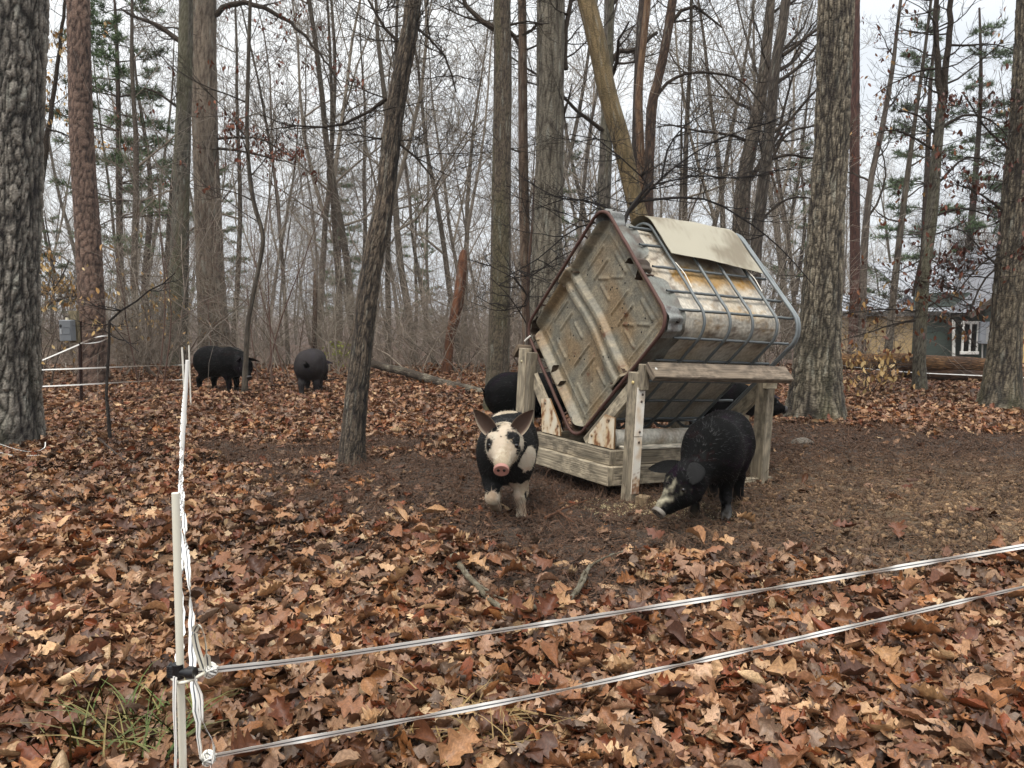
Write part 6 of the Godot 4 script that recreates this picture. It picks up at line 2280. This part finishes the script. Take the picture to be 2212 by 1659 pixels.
	# the bent sapling with the rope
	seen_tree("sapling", "dark bent sapling with a branch to the right, tied with rope", "sapling", [[236, 694, 5], [236, 730, 5.5], [233, 790, 6], [230, 850, 6], [235, 910, 7], [239, 970, 9]], 6.2, {"style": "smooth", "tone": s8(64, 54, 48), "dark": s8(40, 34, 30), "sides": 12, "ds": 0.04, "extend": 0, "flare": 0.3, "limbs": [[[236, 694, 5], [262, 670, 4.5], [292, 652, 4], [322, 628, 3.5], [352, 612, 3], [378, 590, 2]], [[238, 698, 2], [270, 735, 1.5], [300, 760, 1]]], "limb_twigs": 4, "limb_length": 0.35, "limb_lvl": 1, "twig": s8(58, 48, 44)})
	# bare dogwood behind the tote, its branches arching over
	seen_tree("dogwood_tree", "dark bare dogwood arching its branches over the tote", "tree", [[1412, 390, 5], [1385, 420, 7], [1352, 470, 9], [1340, 560, 10], [1336, 780, 12]], 6.4, {"style": "smooth", "tone": s8(56, 48, 46), "dark": s8(36, 30, 30), "sides": 14, "ds": 0.05, "extend": 0, "twig": s8(58, 48, 46), "limb_twigs": 10, "limb_length": 0.75, "limb_lvl": 2, "grow": {"kids": 4, "wander": 0.22, "rmin": 0.0016}, "limbs": [[[1352, 465, 7], [1405, 408, 6], [1428, 385, 5], [1440, 325, 4], [1480, 270, 3], [1530, 240, 2]], [[1405, 408, 4], [1385, 380, 3], [1340, 340, 3], [1290, 300, 2], [1230, 290, 2]], [[1360, 440, 6], [1430, 430, 5], [1520, 430, 4], [1600, 470, 3.5], [1680, 530, 3], [1760, 620, 2]], [[1428, 385, 4], [1500, 330, 3.5], [1580, 290, 3], [1680, 260, 2]], [[1352, 470, 5], [1290, 440, 3.5], [1220, 430, 3], [1160, 450, 2]], [[1345, 480, 4], [1250, 490, 3], [1160, 560, 2.5], [1090, 600, 2]], [[1410, 400, 4], [1500, 380, 3], [1600, 385, 2.5], [1700, 360, 2]]]})
	seen_tree("sapling", "reddish-brown twiggy sapling at the left end of the feeder", "sapling", [[1150, 480, 5], [1143, 560, 7], [1140, 640, 8], [1141, 720, 9], [1144, 860, 11]], 7.2, {"style": "smooth", "tone": s8(102, 78, 64), "dark": s8(60, 44, 38), "sides": 12, "ds": 0.05, "extend": 0.4, "twig": s8(70, 56, 50), "branches": 6, "from": 0.3, "length": 0.7, "limb_twigs": 5, "limb_length": 0.4, "grow": {"rmin": 0.0014}, "limbs": [[[1140, 640, 3], [1110, 600, 2.5], [1060, 575, 2], [1010, 560, 1.5]], [[1138, 700, 3], [1100, 640, 2], [1060, 600, 1.5]], [[1142, 600, 3], [1200, 560, 2.5], [1240, 540, 2]], [[1138, 660, 3], [1090, 670, 2], [1030, 640, 1.5]]]})


func needles() -> void:
	# boughs of the seen green pine and a few green pines far behind
	for q in [[253, 260, 20.0, 60, 2.1, "needled boughs"], [0, 0, 0, 0, 0, ""]]:
		if q[3] == 0:
			continue
		var root := find_child("pine_tree_001", false, false) as Node3D
		var cent := PackedVector3Array()
		for k in 20:
			cent.append(px(lerpf(259, 250, k / 19.0), lerpf(620, -90, k / 19.0), 20.0) - root.position)
		var mb := MB.new()
		var nd := MB.new()
		pine_crown(mb, nd, cent, 0.2, 56, 2.2, s8(78, 98, 60), s8(70, 60, 52))
		part("boughs", mb.commit(), M.twig, root)
		tag(part("needles", nd.commit(), M.needle, root), "", "", "", "stuff")
	var mb := MB.new()
	var nd := MB.new()
	var cent := PackedVector3Array()
	for k in 16:
		cent.append(Vector3(0.15 * sin(k * 0.5), -0.5 + k * 0.75, 0.1 * cos(k * 0.7)))
	var tk := MB.new()
	tk.tube(cent, taper(16, 0.16, 0.03), 8, s8(92, 76, 66), 1.0, false, 2.0)
	pine_crown(mb, nd, cent, 0.22, 46, 2.0, s8(80, 98, 64), s8(74, 64, 56))
	var tm := tk.commit()
	var bm := mb.commit()
	var nm := nd.commit()
	for q in [[1985, 30.0, 1.25, "green pine crown behind the house, left of the spotted tree"], [2080, 33.0, 1.35, "green pine crown behind the house, above its metal roof"], [2150, 31.0, 1.15, "green pine crown behind the house, beside the right oak"], [1720, 34.0, 0.9, "green pine far behind, left of the big right oak"], [735, 34.0, 0.8, "low green pine far behind the grey pig"], [900, 38.0, 0.75, "low green pine far behind the leaning tree"], [1215, 30.0, 0.85, "green pine far behind the shagbark trunk"], [480, 34.0, 0.8, "low green pine far behind the side-on black pig"], [120, 26.0, 0.5, "short green pine behind the breaker box"], [330, 27.0, 1.0, "green pine far behind the plated pine trunk"]]:
		var p := px(q[0], 780, q[1])
		p.y = gy(p.x, p.z) - 0.1
		var t := thing("pine_tree", q[3], "tree", p, rng.randf() * TAU)
		t.scale = Vector3.ONE * q[2]
		part("trunk", tm, M.far_bark, t)
		part("boughs", bm, M.twig, t)
		tag(part("needles", nm, M.needle, t), "", "", "", "stuff")


func far_wood() -> void:
	var kinds := []
	var cols := [s8(122, 112, 98), s8(108, 98, 84), s8(132, 122, 108), s8(114, 102, 88), s8(126, 116, 104), s8(102, 92, 80)]
	for k in 6:
		kinds.append(far_tree([15.0, 12.0, 17.0, 13.0, 10.0, 16.0][k], [0.11, 0.08, 0.14, 0.10, 0.06, 0.12][k], [0.05, 0.1, 0.04, 0.16, 0.2, 0.08][k], cols[k], k % 2 == 0))
	# those that can be told apart: named by where they stand
	var seen := [[771, 20.0, 0, 0.95, "slender grey tree behind the leaning tree, crossing its tip"], [838, 21.0, 1, 1.1, "grey tree right behind the top of the leaning tree"], [727, 23.0, 3, 1.0, "leaning bare tree above the dusty grey pig"], [940, 25.0, 1, 1.0, "straight bare tree midway between leaning tree and snag"], [996, 20.5, 5, 0.75, "straight pale tree directly behind the snag"], [900, 19.0, 0, 0.9, "forked bare tree left of the snag"], [620, 21.0, 4, 1.1, "bare tree between the two far pigs"], [690, 27.0, 2, 0.9, "bare tree just right of the grey pig"], [310, 18.0, 3, 0.9, "bare tree between plated pine and mossy trunk"], [340, 24.0, 5, 0.9, "bare tree close left of the mossy trunk"], [500, 19.5, 1, 1.0, "bare tree just right of the shaggy trunk"], [1240, 19.0, 4, 1.2, "thin tree between shagbark and leaning yellow trunk"], [1490, 18.0, 1, 1.0, "bare tree above the left part of the cover sheet"], [1560, 21.0, 3, 1.0, "bare tree above the right part of the cover sheet"], [1725, 19.0, 4, 1.1, "thin tree left of the big right oak"], [1000, 30.0, 2, 0.9, "far tall tree over the fallen log"]]
	for q in seen:
		var p := px(q[0], 780, q[1])
		p.y = gy(p.x, p.z)
		var t := thing("bare_tree", q[4], "tree", p, rng.randf() * TAU, "bare trees of the far wood")
		t.scale = Vector3.ONE * q[3]
		part("trunk", kinds[q[2]][0], M.far_bark, t)
		part("branches", kinds[q[2]][1], M.twig, t)
	# the rest behind them, all alike
	var n := 0
	while n < 54:
		var d := sqrt(rng.randf_range(24.0 * 24.0, 56.0 * 56.0))
		var x := rng.randf_range(-1, 1) * (0.7 * d + 3.0)
		if d < 40.0 and x / d > 0.36:      # the house stands here
			n += 1 if rng.randf() < 0.3 else 0
			continue
		n += 1
		var k := rng.randi() % 6
		var t := thing("bare_tree", "bare leafless tree among the many of the far wood", "tree", Vector3(x, gy(x, -d), -d), rng.randf() * TAU, "bare trees of the far wood")
		t.scale = Vector3.ONE * rng.randf_range(0.75, 1.1)
		part("trunk", kinds[k][0], M.far_bark, t)
		part("branches", kinds[k][1], M.twig, t)
	# what reads as one mass: distant wood and undergrowth
	var bufs := [PackedFloat32Array(), PackedFloat32Array(), PackedFloat32Array(), PackedFloat32Array()]
	for k in 150:
		var d := sqrt(rng.randf_range(50.0 * 50.0, 120.0 * 120.0))
		var x := rng.randf_range(-1, 1) * (0.75 * d + 4.0)
		push(bufs[k % 4], Basis(Vector3.UP, rng.randf() * TAU) * Basis.from_scale(Vector3.ONE * rng.randf_range(0.7, 1.1)), Vector3(x, gy(x, -d), -d), Color.WHITE * rng.randf_range(0.8, 1.15))
	var fw := Node3D.new()
	fw.name = "distant_wood"
	add_child(fw)
	tag(fw, "distant leafless wood closing the view behind the clearing", "wood", "", "stuff")
	for k in 4:
		stuff("distant_trunks", mm_of(kinds[k][0], bufs[k]), M.far_bark, fw)
		stuff("distant_branches", mm_of(kinds[k][1], bufs[k]), M.twig, fw)
	var bm := []
	var bb := []
	for k in 6:
		bm.append(brush_mesh([2.6, 1.6, 3.4, 2.0, 4.2, 1.2][k], [4, 5, 3, 6, 3, 6][k], [s8(132, 122, 108), s8(120, 108, 95), s8(138, 128, 115), s8(126, 114, 101), s8(118, 108, 97), s8(132, 118, 104)][k]))
		bb.append(PackedFloat32Array())
	for k in 310:
		var d := sqrt(rng.randf_range(12.5 * 12.5, 44.0 * 44.0)) if k > 160 else rng.randf_range(12.0, 18.0)
		var x := rng.randf_range(-1, 1) * (0.7 * d + 2.0)
		if x / d > 0.34 and d < 28.0 and rng.randf() < 0.95:
			continue
		push(bb[k % 6], Basis(Vector3.UP, rng.randf() * TAU) * Basis.from_scale(Vector3.ONE * rng.randf_range(0.7, 1.2)), Vector3(x, gy(x, -d), -d), Color.WHITE * rng.randf_range(0.75, 1.2))
	var br := Node3D.new()
	br.name = "undergrowth"
	add_child(br)
	tag(br, "thin grey-brown undergrowth stems filling the wood behind the pigs", "undergrowth", "", "stuff")
	for k in 6:
		stuff("brush_stems", mm_of(bm[k], bb[k]), M.twig, br)
	# young beeches that keep their tan leaves
	for q in [[95, 10.5, 1.7, "young beech with tan leaves left of the breaker box"], [300, 13.0, 1.5, "young beech with tan leaves right of the plated pine"], [355, 15.0, 1.2, "tan-leaved beech sprouts behind the thin white posts"], [1880, 9.6, 0.55, "tan-leaved beech twigs in front of the logs"]]:
		var p := px(q[0], 780, q[1])
		p.y = gy(p.x, p.z)
		var t := thing("beech_sapling", q[3], "sapling", p)
		var mb := MB.new()
		var tips := []
		for k in 5:
			grow(mb, Vector3(rng.randf_range(-0.2, 0.2), -0.05, rng.randf_range(-0.2, 0.2)), Vector3(rng.randf_range(-0.4, 0.4), 1, rng.randf_range(-0.4, 0.4)), 0.011, q[2] * rng.randf_range(0.7, 1.2), 2, s8(84, 72, 62), {"kids": 6, "wander": 0.22, "up": 0.02, "leaves": tips})
		part("stems", mb.commit(), M.twig, t)
		part("dead_leaves", hanging_leaves(tips, 0.28, 0.085, [s8(206, 170, 110), s8(188, 146, 90), s8(214, 184, 130)], 2), M.leaf, t)
	# a yellow-green bush
	var yb := px(726, 800, 13.5)
	yb.y = gy(yb.x, yb.z)
	var t := thing("bush", "small yellow-green leafy bush right of the grey pig", "bush", yb)
	var ym := MB.new()
	var tips := []
	for k in 6:
		grow(ym, Vector3.ZERO, Vector3(rng.randf_range(-0.5, 0.5), 1, rng.randf_range(-0.5, 0.5)), 0.006, 0.45, 1, s8(90, 84, 60), {"kids": 5, "leaves": tips})
	part("stems", ym.commit(), M.twig, t)
	part("leaves", hanging_leaves(tips, 1.0, 0.06, [s8(150, 160, 70), s8(170, 170, 90)], 4), M.leaf, t)
	# slim saplings between the pigs, each its own
	var spots := [[575, 815, 4], [598, 800, 5], [617, 812, 4], [640, 806, 3], [700, 800, 4], [560, 830, 3], [588, 838, 4], [350, 840, 4], [300, 830, 4], [330, 850, 3], [455, 812, 3], [860, 800, 4], [905, 795, 4], [1030, 800, 4], [715, 790, 4], [748, 788, 3]]
	for q in spots:
		var p := gp(q[0], q[1])
		var tt := thing("sapling", "thin bare brown sapling stem in the leaves near the far pigs", "sapling", p, 0.0, "thin saplings near the far pigs")
		var mb := MB.new()
		grow(mb, Vector3(0, -0.05, 0), Vector3(rng.randf_range(-0.25, 0.25), 1, rng.randf_range(-0.2, 0.2)), q[2] * 0.5 * -p.z / F, rng.randf_range(1.6, 3.2), 2, s8(92, 70, 60), {"kids": 5, "wander": 0.1, "up": 0.03, "from": 0.3})
		part("stem", mb.commit(), M.twig, tt)


func ground() -> void:
	var xs := PackedFloat32Array()
	var zs := PackedFloat32Array()
	for v in [-400, -250, -160, -110, -80, -60, -45, -35, -28, -22, -18, -15, -13, -11]:
		xs.append(v)
	var x := -9.6
	while x < 9.7:
		xs.append(x)
		x += 0.06
	for v in [11, 13, 15, 18, 22, 28, 35, 45, 60, 80, 110, 160, 250, 400]:
		xs.append(v)
	for v in [60, 30, 16, 8, 4, 2, 1, 0]:
		zs.append(v)
	var d := 0.4
	while d < 9.0:
		zs.append(-d)
		d += 0.06
	while d < 30.0:
		zs.append(-d)
		d += 0.5
	for v in [32, 35, 40, 45, 52, 60, 70, 85, 110, 150, 220, 320, 500]:
		zs.append(-v)
	var mb := MB.new()
	var w := xs.size()
	for zz in zs:
		for xx in xs:
			var so := soil(xx, zz) if absf(xx) < 12.0 and zz > -12.0 else 0.0
			var n1 := nz_mid.get_noise_2d(xx * 160.0, zz * 160.0)
			var pale := clampf((xx - 0.6) * 0.5, 0.0, 1.0) * clampf((-zz - 2.6) * 0.8, 0.0, 1.0) * clampf((6.0 + zz) * 0.6, 0.0, 1.0)
			var c := s8(62, 49, 38).lerp(s8(114, 93, 68), clampf(pale * (0.75 + n1 * 0.9), 0.0, 1.0))
			c = s8(92, 66, 50).lerp(c, so) * (1.0 + 0.6 * n1)
			var y := gy(xx, zz)
			if so > 0.1:
				y += (0.015 * n1 + 0.022 * nz_fine.get_noise_2d(xx * 110.0, zz * 110.0)) * so
			mb.vert(Vector3(xx, y, zz), Vector3.UP, Vector2(xx, zz), c)
	for j in zs.size() - 1:
		for k in w - 1:
			var q := j * w + k
			mb.quad(q, q + 1, q + w + 1, q + w)
	mb.smooth()
	for k in mb.n.size():
		if mb.n[k].y < 0:
			mb.n[k] = -mb.n[k]
	var g := part("ground", mb.commit(), M.earth, self)
	tag(g, "floor of the wood, bare dark earth round the feeder and leaf mould elsewhere", "ground", "", "structure")
	# the largest leaves of the foreground, one by one
	var lm := []
	for c in [s8(176, 130, 92), s8(150, 102, 70), s8(122, 78, 54), s8(190, 148, 106), s8(140, 92, 58), s8(112, 66, 44), s8(160, 122, 96), s8(96, 66, 52)]:
		var m: StandardMaterial3D = M.leaf.duplicate()
		m.albedo_color = c.linear_to_srgb()
		lm.append(m)
	for k in 260:
		var dd := sqrt(rng.randf_range(1.7 * 1.7, 3.9 * 3.9))
		var xx := rng.randf_range(-1, 1) * 0.70 * dd
		if soil(xx, -dd) > 0.6 and rng.randf() < 0.8:
			continue
		var o := part("oak_leaf", leaf_meshes[rng.randi() % 14], lm[rng.randi() % 8], g)
		var a := rng.randf() * TAU
		var sz := rng.randf_range(0.085, 0.14)
		o.transform = Transform3D(Basis(Vector3(cos(a), 0, sin(a)), rng.randf_range(0.0, 0.75)) * Basis(Vector3.UP, rng.randf() * TAU) * Basis.from_scale(Vector3(sz, sz * 1.2, sz)), Vector3(xx, gy(xx, -dd) + rng.randf_range(0.045, 0.075), -dd))


func _ready() -> void:
	rng.seed = 20240117
	nz_big = fnl(FastNoiseLite.TYPE_SIMPLEX_SMOOTH, 0.01, 2, 3)
	nz_mid = fnl(FastNoiseLite.TYPE_SIMPLEX_SMOOTH, 0.02, 3, 7)
	nz_fine = fnl(FastNoiseLite.TYPE_SIMPLEX_SMOOTH, 0.05, 2, 11)
	nz_cell = fnl(FastNoiseLite.TYPE_CELLULAR, 1.0, 1, 13)
	nz_cell.cellular_distance_function = FastNoiseLite.DISTANCE_EUCLIDEAN
	nz_cell.cellular_return_type = FastNoiseLite.RETURN_DISTANCE2_SUB
	# camera
	var cam := Camera3D.new()
	cam.name = "camera"
	cam.fov = 53.06
	cam.near = 0.05
	cam.far = 1500.0
	add_child(cam)
	cam.position = Vector3(0, EYE, 0)
	cam.rotation.x = -PITCH
	cam.current = true
	# overcast sky: pale, softly mottled cloud, a little brighter overhead
	var sky_img := Image.create(512, 256, false, Image.FORMAT_RGBF)
	var cl := fnl(FastNoiseLite.TYPE_SIMPLEX_SMOOTH, 0.9, 5, 41)
	for y in 256:
		var el := PI * (0.5 - (y + 0.5) / 256.0)
		for x in 512:
			var az := TAU * (x + 0.5) / 512.0
			var dir := Vector3(cos(el) * cos(az), sin(el) * 2.2, cos(el) * sin(az))
			var k := clampf(0.5 + 1.1 * cl.get_noise_3dv(dir * 1.5), 0.0, 1.0)
			var over := maxf(0.0, sin(el))
			var c := Color(0.44, 0.48, 0.53).lerp(Color(0.65, 0.67, 0.685), k).lerp(Color(0.62, 0.61, 0.59), 0.6 * over) * (1.0 + 1.8 * over * over)
			if el < 0:
				c = Color(0.25, 0.22, 0.2)
			sky_img.set_pixel(x, y, c)
	var pano := PanoramaSkyMaterial.new()
	pano.panorama = ImageTexture.create_from_image(sky_img)
	var sky := Sky.new()
	sky.sky_material = pano
	var env := Environment.new()
	env.background_mode = Environment.BG_SKY
	env.sky = sky
	env.background_energy_multiplier = 1.0
	env.tonemap_mode = Environment.TONE_MAPPER_LINEAR
	env.tonemap_exposure = 1.62
	env.sdfgi_enabled = true
	env.ssao_enabled = true
	env.ssil_enabled = true
	env.fog_enabled = true
	env.fog_light_color = Color(0.88, 0.88, 0.88)
	env.fog_density = 0.0007
	var we := WorldEnvironment.new()
	we.name = "world"
	we.environment = env
	add_child(we)
	var sun := DirectionalLight3D.new()
	sun.name = "sun"
	sun.light_energy = 0.5
	sun.light_angular_distance = 25.0
	sun.light_color = Color(1.0, 0.97, 0.93)
	sun.rotation = Vector3(deg_to_rad(-62), deg_to_rad(-25), 0)
	sun.shadow_enabled = true
	add_child(sun)
	# the place
	make_materials()
	litter()
	ground()
	house()
	wood_near()
	needles()
	far_wood()
	feeder_frame()
	tote()
	pigs()
	fence()
	t_post()
	small_things()
	debris()
